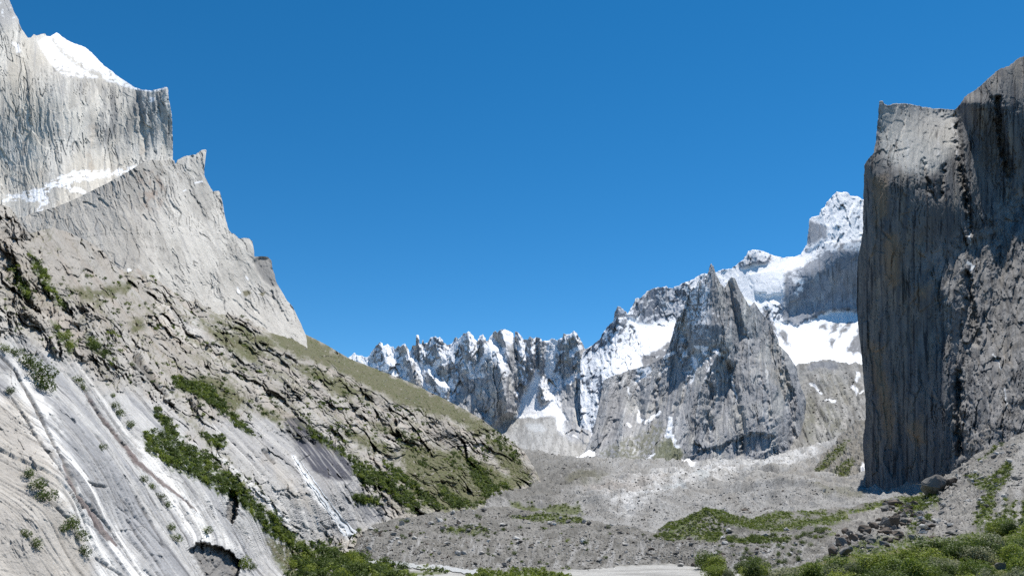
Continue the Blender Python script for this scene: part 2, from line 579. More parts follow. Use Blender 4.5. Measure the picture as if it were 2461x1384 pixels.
def l2_colour(c):
    k = col(c, *PALE)
    x, y = rot(c.px, c.py, -24)
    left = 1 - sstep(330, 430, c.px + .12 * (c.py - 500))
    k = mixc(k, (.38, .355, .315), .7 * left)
    big = sstep(-.2, .4, fbm(c.px / 90, c.py / 120, 4, 81))
    k = mixc(k, (.42, .40, .36), .6 * big)
    st = sstep(.08, .5, fbm(x / 9, y / 110, 4, 83))
    k = mixc(k, GREY, .42 * st)
    k *= (0.85 + .28 * c.t2 + .1 * (c.t3 - .5))[..., None]
    k = mixc(k, (.15, .14, .13), .5 * np.maximum(c.j2 * .6, c.j3 * .6) * sstep(.05, .3, fbm(c.px / 28, c.py / 40, 3, 84)))
    k = mixc(k, (.13, .125, .12), .6 * c.jt)
    br = poly_mask(c, [(335, 420), (380, 420), (400, 440), (385, 500), (350, 505)], 14, 12)
    k = mixc(k, (.30, .22, .17), .6 * br * sstep(-.2, .3, fbm(c.px / 14, c.py / 20, 3, 85)))
    lt = sstep(640, 760, c.py - .2 * (c.px - 500)) * sstep(350, 450, c.px)
    k = mixc(k, (.56, .53, .48), .5 * lt)
    k *= .88
    k = mixc(k, (.20, .195, .19), .75 * c.knob)
    g = polys(c, [[(582, 700), (600, 698), (604, 704), (592, 714), (585, 710)], [(620, 706), (640, 700), (632, 713)]], feather=2, warp=2)
    k = mixc(k, (.13, .12, .065), .9 * g)
    s = strokes(c, [[(468, 440, 1.5), (486, 436, 1.5)], [(441, 460, 1.5), (446, 457, 1)], [(575, 702, 3), (572, 690, 1)], [(595, 672, 1.6), (592, 664, 1)],
                    [(310, 650, 4), (330, 668, 6), (350, 685, 4), (365, 700, 2)]], feather=1.5, warp=2)
    return mixc(k, SNOW, .95 * s)


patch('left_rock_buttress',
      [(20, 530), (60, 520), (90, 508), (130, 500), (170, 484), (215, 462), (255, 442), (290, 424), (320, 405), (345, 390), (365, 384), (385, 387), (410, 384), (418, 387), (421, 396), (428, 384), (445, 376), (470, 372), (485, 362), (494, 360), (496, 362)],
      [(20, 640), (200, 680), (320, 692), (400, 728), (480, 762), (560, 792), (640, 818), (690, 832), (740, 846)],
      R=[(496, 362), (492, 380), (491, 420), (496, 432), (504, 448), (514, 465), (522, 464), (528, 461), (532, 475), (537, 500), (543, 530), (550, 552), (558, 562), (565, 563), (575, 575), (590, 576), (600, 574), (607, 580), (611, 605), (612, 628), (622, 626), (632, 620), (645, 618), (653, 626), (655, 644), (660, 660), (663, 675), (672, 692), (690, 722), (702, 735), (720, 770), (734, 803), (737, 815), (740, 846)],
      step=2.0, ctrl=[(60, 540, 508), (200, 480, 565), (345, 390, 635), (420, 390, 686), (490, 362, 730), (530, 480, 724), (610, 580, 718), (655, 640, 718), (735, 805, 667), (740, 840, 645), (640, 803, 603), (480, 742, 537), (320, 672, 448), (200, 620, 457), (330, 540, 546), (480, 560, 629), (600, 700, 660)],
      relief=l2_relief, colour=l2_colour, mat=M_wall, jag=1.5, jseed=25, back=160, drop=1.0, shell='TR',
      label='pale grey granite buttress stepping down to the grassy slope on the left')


# ------------------------------------------------------------------ left valley side: slabs, ledges, shrubs, grass
SLABS = [(-230, 800), (20, 815), (120, 845), (200, 885), (250, 940), (330, 930), (420, 1000), (500, 1090), (620, 1200), (700, 1260), (720, 1400), (-230, 1500)]


def l3_relief(c):
    slab = poly_mask(c, SLABS, 30, 20, 60)
    slab2 = poly_mask(c, [(480, 1010), (640, 1000), (700, 1040), (850, 1110), (870, 1200), (940, 1240), (870, 1290), (720, 1290), (640, 1180), (560, 1120)], 18, 14, 40)
    grass = poly_mask(c, [(640, 790), (735, 803), (840, 860), (1000, 924), (1110, 978), (1190, 1030), (1170, 1030), (1080, 1010), (960, 970), (860, 920), (790, 880), (720, 860), (660, 830)], 10, 10, 40)
    c.slab = np.maximum(slab, .8 * slab2); c.grasstop = grass
    rough = (1 - .9 * c.slab) * (1 - .8 * grass)
    c.rough = rough
    x, y = warp2(c, 16, 60, 101)
    wB = poly_mask(c, [(300, 590), (740, 790), (1320, 1080), (1320, 1240), (1000, 1245), (870, 1090), (640, 1000), (470, 900), (330, 800), (280, 700)], 60, 20, 60)
    h = 0
    c.j = np.zeros(c.px.shape, F32); c.tone = np.zeros(c.px.shape, F32)
    for deg, wt, sd in ((58, 1 - wB, 110), (43, wB, 150)):
        al, ac = rot(x, y, deg)
        hh = 0; jj = 0; tt = 0
        for i, (sc, an, am, tl) in enumerate(L3_SC):
            b, j, tn = blocks(ac / sc, al / (sc * an), sd + i, tl, .12, .08)
            hh = hh + am * b
            if i in (1, 2): jj = np.maximum(jj, j)
            tt = tt + (tn - .5) * (.5, .6, .5, .3)[i]
        f1, _ = flakes(ac / 15, al / 34, sd + 7, .55); f2, _ = flakes(ac / 30, al / 60, sd + 8, .6)
        hh = hh + 24 * f1 + 30 * f2 + 60 * fbm(al / 120, ac / 60, 4, sd + 9) + 9 * ridged(ac / 14, al / 40, 3, sd + 11)
        h = h + wt * hh; c.j = c.j + wt * jj; c.tone = c.tone + wt * tt
    calm = poly_mask(c, [(95, 560), (150, 550), (240, 600), (300, 650), (310, 690), (220, 700), (150, 690), (100, 640)], 20, 10)
    rough = rough * (1 - .65 * calm)
    rough = rough * (.45 + .75 * sstep(-.25, .25, fbm(c.px / 90, c.py / 60, 3, 143)))
    c.tone = c.tone * rough
    h = h + 24 * grass * fbm(c.px / 30, c.py / 26, 4, 141)
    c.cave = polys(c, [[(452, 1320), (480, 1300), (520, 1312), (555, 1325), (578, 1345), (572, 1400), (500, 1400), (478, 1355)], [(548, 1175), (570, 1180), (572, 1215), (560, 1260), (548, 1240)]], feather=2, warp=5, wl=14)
    lip = poly_mask(c, [(452, 1320), (480, 1300), (520, 1312), (555, 1325), (578, 1345), (572, 1500), (500, 1500), (478, 1355)], 2, 5, 14)
    h = h * rough * np.clip((1310 - c.px) / 60, .2, 1)
    return h - c.cave * (80 + 26 * fbm(c.px / 30, c.py / 30, 3, 99) + 8 * blocks(c.px / 12, c.py / 16, 98, 2.0, .2)[0])


L3_DIM = .82
L3_SC = ((44, 2.2, 44, 2.3), (18, 2.2, 29, 2.6), (7.5, 2.0, 14, 2.6), (3.6, 1.8, 6.5, 2.2))


def l3_normal(c):
    X, Yw, Z = c.P[..., 0], c.P[..., 1], c.P[..., 2]
    P0 = unproj(c.px, c.py, box_blur(c.Y, 12))
    X, Yw, Z = P0[..., 0], P0[..., 1], P0[..., 2]
    t = (-.64 * X + .77 * Z)
    far = sstep(180, 700, Yw)
    c.s, c.t = Yw + (.12 + .75 * far) * t, t
    c.Yb = Yw
    px_m = Yw / FPX
    # smooth slabs: overlapping exfoliation sheets running down the dip
    ss = Yw + .12 * c.t + 1.6 * fbm(Yw / 14, c.t / 40, 3, 131)
    e, bx, by, h1, h2, h3 = cells(ss / 9.0, c.t / 40, 133)
    sheet = ((h1 - .5) * .7 + .3 * bx * (h2 - .2)) * .8
    e2, bx2, by2, g1, g2, g3 = cells(ss / 2.3, c.t / 17, 135)
    sheet += (.20 * (g1 - .5) + .12 * bx2 * (g2 - .3)) * sstep(-.1, .2, fbm(Yw / 20, c.t / 30, 3, 136))
    fine = .05 * ridged(ss / 1.1, c.t / 7, 3, 137)
    h = c.slab * (sheet * .9 + fine + .5 * fbm(Yw / 12, c.t / 30, 3, 139) - .2 * (1 - sstep(0, .05, e)) - .10 * (1 - sstep(0, .06, e2)))
    c.sheet_tone = (h3 - .5) + .5 * (g3 - .5)
    c.crack = strokes(c, [[(0, 850, 3), (40, 890, 4), (90, 985, 4), (130, 1060, 4), (165, 1135, 5), (190, 1185, 3), (215, 1215, 3), (260, 1270, 3), (300, 1330, 3), (345, 1400, 3)],
                          [(30, 955, 1.5), (75, 1020, 2.5), (100, 1070, 3), (140, 1120, 2), (200, 1220, 2)],
                          [(200, 925, 2), (240, 990, 3), (260, 1020, 4), (300, 1070, 3)], [(325, 1195, 2), (350, 1240, 3), (375, 1280, 1.5)],
                          [(305, 1250, 2), (340, 1300, 3), (385, 1360, 2), (400, 1390, 2)], [(235, 1340, 4), (290, 1380, 3), (310, 1400, 2)], [(125, 1205, 2), (165, 1240, 4)],
                          [(330, 860, 10), (345, 880, 8), (380, 930, 7), (400, 950, 4)], [(770, 1255, 2), (790, 1270, 2.5)], [(635, 1080, 5), (655, 1105, 6), (660, 1112, 3)],
                          [(215, 1155, 2), (230, 1163, 4), (255, 1168, 2)]], feather=1.6, warp=2.0)
    c.sj = np.maximum(joints(ss, c.t, 145, 5.0, 45, .05, -.05), .7 * joints(ss + 9, c.t, 146, 2.2, 16, .06, .05)) * c.slab
    cross = joints(c.t + .5 * ss, ss, 147, 9, 14, .03, .12) * c.slab
    c.sj = np.maximum(c.sj, cross)
    h = h - c.sj * np.minimum(.5, 3.5 * px_m)
    h = h - c.crack * np.minimum(1.6, 7 * px_m)
    return h * np.clip((1310 - c.px) / 60, .25, 1)


GREENS = [  # shrub strips on the left side, photo pixels
    [(345, 1040), (365, 1035), (440, 1065), (500, 1095), (560, 1150), (600, 1190), (640, 1240), (665, 1290), (650, 1290), (600, 1230), (540, 1190), (470, 1150), (400, 1120), (350, 1080)],
    [(640, 1235), (665, 1245), (700, 1290), (722, 1320), (700, 1320), (660, 1285)],
    [(120, 765), (145, 790), (175, 830), (178, 855), (160, 840), (135, 810)],
    [(845, 1090), (870, 1120), (920, 1130), (990, 1190), (1010, 1220), (980, 1225), (930, 1180), (880, 1165), (850, 1140)],
    [(835, 1180), (870, 1195), (920, 1200), (915, 1215), (860, 1208)],
    [(920, 1110), (960, 1130), (1000, 1170), (990, 1178), (940, 1140)],
    [(730, 1020), (770, 1045), (830, 1090), (845, 1110), (800, 1080), (745, 1045)],
    [(410, 905), (450, 915), (500, 925), (550, 985), (600, 1030), (620, 1050), (590, 1040), (530, 990), (470, 950), (420, 930)],
    [(485, 1045), (530, 1050), (545, 1075), (500, 1070)],
    [(370, 985), (400, 1000), (425, 1035), (445, 1055), (410, 1050), (385, 1015)],
    [(1120, 1100), (1140, 1110), (1200, 1180), (1220, 1200), (1180, 1200), (1140, 1160)],
    [(1050, 1160), (1090, 1190), (1150, 1220), (1100, 1225), (1060, 1190)],
    [(1150, 1215), (1230, 1190), (1290, 1160), (1295, 1170), (1230, 1205), (1160, 1225)],
    [(1000, 1160), (1040, 1200), (1080, 1225), (1040, 1225), (1010, 1200)],
    [(205, 800), (235, 825), (240, 850), (215, 840)],
    [(70, 600), (95, 640), (130, 690), (160, 740), (150, 750), (110, 700), (80, 650)],
    [(20, 620), (60, 690), (80, 720), (60, 720), (30, 660)],
]
OLIVES = [
    [(640, 790), (735, 803), (840, 860), (1000, 924), (1110, 978), (1190, 1030), (1170, 1040), (1080, 1010), (960, 970), (860, 920), (790, 880), (720, 860), (660, 830)],
    [(820, 1030), (880, 1045), (930, 1070), (960, 1100), (900, 1085), (840, 1060)],
    [(160, 685), (220, 700), (300, 680), (310, 672), (330, 690), (250, 715), (240, 735), (200, 725)],
    [(500, 765), (560, 780), (640, 812), (690, 840), (640, 835), (560, 800)],
    [(1130, 1010), (1160, 1015), (1170, 1045), (1140, 1050), (1120, 1030)],
    [(560, 830), (605, 825), (600, 850), (575, 870)], [(620, 985), (680, 990), (690, 1010), (640, 1005)],
    [(1010, 1080), (1080, 1090), (1130, 1130), (1200, 1190), (1150, 1200), (1080, 1150), (1020, 1110)],
    [(310, 770), (345, 770), (350, 790), (320, 800)], [(960, 1060), (1130, 1090), (1250, 1160), (1200, 1212), (1080, 1228), (980, 1190)], [(420, 905), (520, 905), (600, 960), (560, 990), (470, 950)],
    [(480, 770), (560, 800), (640, 850), (600, 870), (520, 820)], [(1150, 1010), (1230, 1080), (1280, 1150), (1250, 1170), (1190, 1110)], [(700, 870), (800, 900), (900, 960), (820, 950), (730, 900)],
    [(880, 1010), (960, 1030), (1010, 1060), (1060, 1070), (980, 1060), (900, 1030)],
    [(960, 1080), (1040, 1110), (1060, 1150), (1000, 1130)],
    [(640, 1290), (760, 1330), (850, 1350), (800, 1400), (690, 1400)],
]


def l3_colour(c):
    Yw = c.Yb
    s, t = c.s, c.t
    k = col(c, .38, .35, .31)
    big = sstep(-.35, .35, fbm(s / 60, t / 60, 4, 151))
    k = mixc(k, (.44, .425, .395), .7 * big)
    warm = sstep(.0, .45, fbm(s / 28 + 4, t / 40, 4, 153))
    k = mixc(k, (.40, .34, .285), .5 * warm)
    k *= (1 + .45 * c.tone)[..., None]
    # slabs: grey lichen bands and white washed bands down the dip
    ss = Yw + .12 * t + 1.2 * fbm(Yw / 10, t / 40, 3, 161)
    band = fbm(ss / 8.0, t / 110, 5, 163, .6)
    sl = mixc(col(c, .37, .365, .355), (.25, .252, .258), sstep(-.12, .28, band))
    sl = mixc(sl, (.55, .54, .52), .8 * sstep(.22, .42, fbm(ss / 10 + 12, t / 150, 5, 165, .6)))
    sl = mixc(sl, (.12, .12, .125), .8 * sstep(.27, .36, fbm(ss / 3 + 5, t / 60, 4, 166)))
    fine = fbm(ss / .8, t / 16, 4, 167)
    sl *= (1 + .28 * fine + .16 * c.sheet_tone)[..., None]
    mott = fbm(Yw / 1.3, t / 1.6, 4, 169)
    sl *= (1 + .22 * mott)[..., None]
    k = mixc(k, sl, c.slab)
    white = polys(c, [[(30, 870), (90, 930), (170, 1080), (230, 1170), (300, 1290), (370, 1400), (250, 1400), (180, 1250), (130, 1160), (60, 1040), (40, 960)],
                      [(330, 1060), (420, 1150), (520, 1260), (575, 1320), (470, 1310), (420, 1230), (350, 1130)], [(418, 770), (470, 778), (490, 795), (465, 800), (440, 795)]], feather=16, warp=12, wl=40)
    k = mixc(k, (.66, .65, .625), .85 * white * sstep(-.4, .15, fbm(ss / 2.5, t / 30, 3, 171)))
    tan = polys(c, [[(-100, 940), (60, 960), (130, 1100), (200, 1300), (230, 1400), (-100, 1400)], [(0, 560), (60, 620), (110, 740), (60, 790), (0, 740)], [(640, 1100), (700, 1150), (760, 1230), (700, 1200)]], feather=20, warp=14, wl=40)
    k = mixc(k, (.36, .325, .275), .6 * tan)
    br = strokes(c, [[(210, 945, 2), (240, 990, 5), (262, 1020, 5), (290, 1060, 5), (330, 1110, 6), (380, 1150, 5), (430, 1190, 3), (470, 1230, 1)],
                     [(150, 1120, 3), (180, 1180, 5), (215, 1230, 7), (245, 1280, 8), (275, 1312, 3)]], feather=2, warp=2)
    k = mixc(k, (.115, .085, .08), .85 * br)
    gs = strokes(c, [[(130, 1060, 2), (165, 1110, 7), (190, 1160, 7), (220, 1210, 6), (260, 1270, 4), (290, 1320, 3)], [(20, 880, 3), (60, 930, 5), (100, 1000, 4)]], feather=4, warp=4)
    k = mixc(k, (.13, .13, .135), .7 * gs * sstep(-.35, .1, fbm(ss / .7, t / 5, 3, 173)))
    k = mixc(k, (.13, .125, .12), .6 * c.sj)
    k = mixc(k, (.12, .11, .10), .75 * np.clip(c.crack, 0, 1))
    k = mixc(k, (.10, .095, .09), .7 * c.cave)  # shade under the slab lip painted into the hollow's colour
    dk = poly_mask(c, [(682, 1003), (724, 1004), (778, 1044), (848, 1102), (850, 1130), (846, 1154), (815, 1155), (785, 1150), (752, 1130), (716, 1085), (688, 1040)], 4, 3)
    dk2 = polys(c, [[(840, 1150), (900, 1200), (930, 1215), (925, 1245), (890, 1260), (850, 1230), (820, 1180)]], feather=12, warp=8)
    wx_, wy_ = rot(c.px, c.py, 52)
    wet = sstep(-.28, .08, fbm(wy_ / 6, wx_ / 110, 4, 175))
    k = mixc(k, (.052, .054, .070), .95 * dk * (.3 + .7 * wet))
    k = mixc(k, (.13, .135, .15), .8 * dk2 * wet)
    washed = strokes(c, [[(705, 1098, 4), (760, 1190, 9), (800, 1235, 8), (840, 1290, 8)], [(520, 1090, 4), (650, 1210, 8), (690, 1250, 4)]], feather=5, warp=3)
    k = mixc(k, (.76, .75, .73), .8 * washed)
    k = mixc(k, (.15, .14, .12), .55 * c.j * (1 - c.slab) * sstep(-.25, .15, fbm(s / 9, t / 9, 3, 177)))
    k = k * (L3_DIM * (1 + .42 * c.slab))[..., None]
    # grass and shrub soil
    n = fbm(s / 5.5, t / 8, 4, 181)
    n_px = fbm(c.px / 8, c.py / 7, 4, 183)
    ol = polys(c, OLIVES, feather=9, warp=12, wl=26)
    flat = sstep(.45, .75, c.nz)
    ol = ol * sstep(-.35, .0, n_px + .35 * flat)
    k = mixc(k, mixc(col(c, .115, .108, .058), (.085, .095, .036), sstep(-.2, .3, n)), .93 * ol)
    gr = polys(c, GREENS, feather=6, warp=9, wl=20)
    gr = gr * sstep(-.3, .05, n_px)
    c.green = gr
    k = mixc(k, mixc(col(c, .048, .072, .020), (.085, .11, .03), sstep(0, .4, n_px)), .95 * gr)
    # scattered ledge grass on the broken ground
    led = sstep(.72, .88, c.nz + .28 * fbm(s / 14, t / 20, 4, 185)) * sstep(.3, .7, c.rough) * sstep(-.1, .3, fbm(s / 40, t / 40, 3, 187) + .12)
    k = mixc(k, (.10, .105, .045), .6 * led)
    return k


patch('left_hillside',
      [(-230, 430), (0, 492), (22, 498), (36, 515), (50, 540), (62, 556), (76, 561), (100, 553), (130, 548), (170, 561), (215, 582), (245, 602), (270, 630), (285, 645), (305, 655), (330, 645), (400, 680), (480, 712), (560, 745), (640, 775), (700, 793), (735, 804), (760, 816), (790, 832), (840, 862), (900, 885), (1000, 925), (1060, 955), (1110, 980), (1160, 1008), (1200, 1040), (1235, 1065), (1260, 1085), (1280, 1115), (1302, 1160)],
      [(-230, 1560), (300, 1560), (690, 1440), (760, 1400), (830, 1345), (850, 1330), (870, 1290), (900, 1270), (950, 1256), (1060, 1240), (1200, 1226), (1304, 1180)],
      step=1.8, lam=2e-3,
      ctrl=[(0, 1384, 102), (-200, 1384, 84), (-200, 700, 125), (0, 1100, 122), (0, 900, 143), (0, 700, 168), (0, 600, 186), (0, 492, 212), (150, 1200, 122), (150, 1000, 148), (150, 800, 185), (150, 650, 235), (150, 550, 280), (300, 1384, 132), (300, 1250, 150), (300, 1000, 192), (300, 850, 240), (300, 700, 335), (320, 650, 420), (450, 1384, 162), (450, 1150, 198), (450, 950, 272), (450, 800, 400), (480, 742, 530), (600, 1384, 205), (600, 1250, 232), (690, 1440, 208), (600, 1050, 300), (600, 900, 410), (640, 800, 600), (700, 1384, 250), (740, 838, 650), (735, 805, 700), (750, 1200, 310), (840, 1310, 345), (845, 1340, 322), (840, 1150, 390), (840, 1000, 530), (840, 900, 690), (840, 860, 800), (950, 1245, 420), (950, 1100, 560), (1000, 925, 930), (1000, 1000, 770), (1100, 1225, 540), (1110, 980, 1050), (1110, 1080, 830), (1200, 1215, 690), (1200, 1040, 1090), (1200, 1130, 930), (1260, 1085, 1090), (1302, 1165, 1000)],
      relief=l3_relief, normal=l3_normal, colour=l3_colour, mat=M_slab, jag=1.2, jseed=45, back=160, drop=0.5, shell='T',
      label='rocky left valley side with pale slabs, shrubs and a grassy crest')


# ------------------------------------------------------------------ far jagged ridge
def far_rock(c, seed, ang=0, a0=1.0):
    x, y = warp2(c, 7, 34, seed)
    a, b = rot(x, y, ang)
    c.b1, c.j1, c.t1 = blocks(a / 20, b / 52, seed + 1, 2.2, .1, .05)
    c.b2, c.j2, c.t2 = blocks(a / 8.5, b / 20, seed + 2, 2.2, .2, .08)
    c.b3, c.j3, c.t3 = blocks(x / 3.8, y / 8, seed + 3, 1.8, .25, .14)
    return a0 * (9 * fbm(a / 40, b / 80, 3, seed + 5) + 8.5 * c.b1 + 3.8 * c.b2 + 1.3 * c.b3 + 11 * ridged(a / 26, b / 80, 4, seed + 8, .5))


def l4_relief(c):
    c.wx = c.px + 4 * fbm(c.px / 12, c.py / 14, 3, 202)
    r = far_rock(c, 200)
    R = np.zeros(c.px.shape)
    for pts in ([(913, 822, 28, 18, 34), (930, 880, 40, 30, 34), (940, 960, 40, 40, 0)],
                [(972, 826, 22, 16, 34), (985, 870, 26, 20, 30), (990, 890, 24, 20, 0)],
                [(1003, 806, 16, 14, 30), (1010, 860, 24, 20, 20), (1020, 890, 30, 20, 0)],
                [(986, 872, 14, 26, 40), (998, 920, 18, 26, 36), (1010, 960, 20, 30, 0)],
                [(1050, 807, 30, 22, 34), (1060, 860, 50, 30, 26), (1070, 900, 40, 40, 0)],
                [(1126, 797, 26, 22, 44), (1130, 860, 36, 26, 40), (1120, 940, 40, 40, 10)],
                [(1160, 804, 16, 16, 34), (1165, 860, 22, 22, 28), (1170, 900, 26, 26, 0)],
                [(1192, 845, 46, 26, 62), (1205, 900, 70, 44, 84), (1215, 960, 84, 38, 84), (1222, 1030, 84, 24, 60), (1225, 1060, 80, 20, 30)],
                [(1205, 793, 22, 26, 46), (1222, 860, 20, 30, 44), (1240, 920, 24, 24, 24)],
                [(1243, 798, 12, 14, 30), (1255, 850, 24, 22, 34), (1265, 920, 30, 20, 20)],
                [(1275, 809, 18, 16, 34), (1280, 870, 26, 18, 34), (1282, 940, 30, 16, 14)],
                [(1296, 812, 14, 14, 30), (1300, 860, 16, 14, 16)],
                [(1379, 795, 34, 20, 50), (1396, 860, 46, 22, 66), (1404, 930, 60, 20, 74), (1412, 1000, 60, 22, 60), (1420, 1070, 60, 20, 40)],
                [(1355, 800, 16, 16, 26), (1365, 860, 30, 20, 26), (1360, 920, 26, 20, 0)],
                [(1300, 930, 20, 20, 26), (1310, 960, 24, 24, 30), (1312, 975, 20, 20, 10)],
                [(1380, 990, 30, 30, 50), (1390, 1040, 34, 30, 44), (1400, 1080, 30, 30, 20)],
                [(1030, 900, 22, 20, 26), (1060, 930, 30, 26, 26), (1070, 960, 24, 24, 0)]):
        R = np.maximum(R, rib(c, pts))
    c.R = R
    c.talus = poly_mask(c, [(1180, 1030), (1215, 1000), (1250, 998), (1300, 996), (1330, 1000), (1345, 1045), (1380, 1062), (1420, 1075), (1440, 1140), (1180, 1140)], 10, 4)
    c.snowbed = polys(c, [[(1243, 1002), (1252, 960), (1268, 930), (1290, 890), (1300, 905), (1292, 960), (1300, 975), (1330, 960), (1350, 985), (1365, 1010), (1335, 1000)],
                          [(1405, 835), (1420, 840), (1425, 905), (1448, 915), (1440, 980), (1430, 1020), (1424, 990), (1420, 940), (1408, 880)]], feather=5, warp=3)
    calm = 1 - .8 * np.maximum(c.talus, c.snowbed)
    return (R + r) * calm + c.talus * 1.5 * fbm(c.px / 20, c.py / 12, 4, 206)


def l4_colour(c):
    k = col(c, .33, .33, .335)
    k = mixc(k, (.44, .425, .395), sstep(-.1, .4, fbm(c.px / 30, c.py / 50, 4, 211)))
    k = mixc(k, (.19, .195, .21), sstep(.05, .4, fbm(c.px / 7, c.py / 60, 3, 213)))
    k *= (.82 + .36 * c.t2)[..., None]
    nzs = box_blur(c.nz, 1)
    n = fbm(c.px / 14 + c.py / 24, c.py / 12, 4, 215, .5)
    alt = 1 - sstep(880, 1010, c.py + .12 * (1100 - c.px))
    s = sstep(.43, .50, nzs + .42 * n + .12 * (alt - .6)) * sstep(-.1, .6, alt + .35)
    bare = polys(c, [[(985, 870), (1000, 880), (1015, 960), (975, 930)], [(1130, 880), (1190, 870), (1230, 920), (1250, 1010), (1225, 1075), (1160, 1040), (1080, 970), (1110, 920)],
                     [(1360, 880), (1400, 850), (1412, 900), (1425, 1060), (1400, 1090), (1350, 1020), (1340, 950)], [(1210, 830), (1240, 830), (1250, 930), (1225, 920)]], feather=10, warp=8)
    s *= 1 - .85 * bare
    coul = strokes(c, [[(962, 872, 4), (976, 890, 6), (972, 915, 8), (960, 925, 5)], [(1120, 805, 3), (1095, 830, 9), (1070, 860, 8), (1045, 880, 6), (1035, 895, 4)], [(1012, 880, 4), (1020, 920, 5), (1035, 940, 8), (1050, 960, 8), (1075, 970, 6)],
                       [(1000, 870, 3), (1030, 880, 4)], [(1080, 925, 7), (1062, 945, 6), (1050, 930, 4)], [(1125, 872, 4), (1133, 890, 5), (1128, 905, 4), (1160, 900, 6)], [(1180, 840, 4), (1150, 880, 7), (1130, 905, 5)],
                       [(1210, 840, 4), (1212, 870, 5)], [(1250, 830, 4), (1254, 850, 5)], [(1330, 815, 12), (1322, 860, 12), (1318, 900, 9), (1330, 880, 5)], [(1325, 900, 6), (1345, 905, 4), (1340, 935, 4), (1318, 940, 8), (1308, 925, 6)],
                       [(1290, 890, 4), (1280, 930, 8), (1268, 970, 13), (1262, 985, 14), (1290, 990, 12), (1325, 985, 8), (1345, 970, 5)], [(1345, 985, 4), (1352, 1010, 7), (1345, 1025, 5)],
                       [(1410, 838, 5), (1416, 880, 7), (1428, 910, 11), (1436, 930, 12), (1434, 970, 8), (1430, 1000, 4)], [(1430, 1010, 3), (1428, 1040, 3)], [(1380, 800, 6), (1385, 812, 6)], [(1395, 835, 5), (1380, 845, 5)],
                       [(900, 840, 3), (890, 858, 4)], [(840, 860, 8), (870, 866, 9), (895, 880, 8)], [(925, 850, 5), (940, 870, 6), (920, 890, 8)], [(1360, 920, 6), (1380, 905, 6), (1396, 900, 5)]], feather=3, warp=5, wl=13)
    s = np.maximum(s, coul)
    s = np.maximum(s, .97 * c.snowbed * sstep(-.35, -.1, fbm(c.px / 10, c.py / 10, 3, 217)))
    k = mixc(k, SNOW, s * (1 - c.talus))
    tal = mixc(col(c, .43, .425, .41), (.33, .325, .31), sstep(-.1, .35, fbm(c.px / 9 - c.py / 40, c.py / 26, 4, 219)))
    pocks = sstep(.28, .4, fbm(c.px / 4, c.py / 2.5, 3, 221))
    tal = mixc(tal, (.11, .11, .11), .85 * pocks)
    tal = mixc(tal, (.24, .235, .225), .6 * sstep(.0, .3, fbm(c.px / 14 + c.py / 60, c.py / 60, 4, 223)))
    k = mixc(k, tal, c.talus)
    ice = poly_mask(c, [(1262, 1020), (1300, 1018), (1318, 1030), (1300, 1038), (1285, 1038), (1268, 1030)], 4, 4)
    k = mixc(k, (.62, .64, .65), .5 * ice)
    st = strokes(c, [[(1340, 1000, 3), (1342, 1030, 4)], [(1378, 1046, 2), (1390, 1054, 1)], [(1240, 1000, 4), (1300, 998, 6), (1330, 992, 4)]], feather=2, warp=4)
    return mixc(k, SNOW, st)


patch('far_rock_ridge',
      [(700, 900), (800, 880), (836, 861), (852, 848), (858, 853), (872, 856), (880, 861), (885, 859), (896, 841), (908, 827), (915, 822), (919, 827), (922, 833), (932, 826), (937, 833), (945, 833), (950, 838), (957, 830), (961, 833), (972, 826), (978, 833), (983, 841), (985, 851), (992, 831), (1000, 829), (1002, 806), (1005, 807), (1007, 827), (1015, 827), (1017, 817), (1019, 826), (1028, 824), (1035, 812), (1046, 807), (1052, 811), (1058, 807), (1067, 823), (1075, 829), (1087, 825), (1096, 809), (1103, 815), (1113, 801), (1121, 801), (1126, 796), (1137, 807), (1143, 817), (1148, 822), (1153, 809), (1160, 804), (1170, 820), (1174, 817), (1181, 807), (1190, 793), (1195, 799), (1203, 793), (1215, 792), (1229, 799), (1234, 804), (1237, 814), (1239, 797), (1247, 801), (1257, 817), (1268, 817), (1274, 809), (1281, 815), (1288, 811), (1298, 813), (1303, 820), (1319, 818), (1327, 812), (1340, 818), (1351, 812), (1355, 801), (1368, 805), (1379, 795), (1389, 804), (1400, 825), (1405, 840), (1416, 837), (1440, 845), (1480, 850)],
      [(700, 1020), (1000, 1060), (1200, 1115), (1300, 1135), (1400, 1150), (1480, 1150)],
      step=1.5, ctrl=[(700, 880, 3900), (850, 860, 3900), (950, 830, 3750), (1050, 810, 3700), (1200, 800, 3650), (1380, 800, 3600), (1460, 850, 3600), (1050, 960, 3450), (1200, 960, 3350), (1400, 960, 3330), (1220, 1060, 3150), (1280, 1000, 3300), (1280, 890, 3480), (1300, 1100, 2500), (1420, 1090, 2600), (1200, 1110, 2600), (1340, 1040, 2900)],
      relief=l4_relief, colour=l4_colour, mat=M_far, jag=2.8, jseed=65, back=500, drop=0.9, shell='T',
      label='far jagged ridge of snowy granite spires above a grey debris cone')


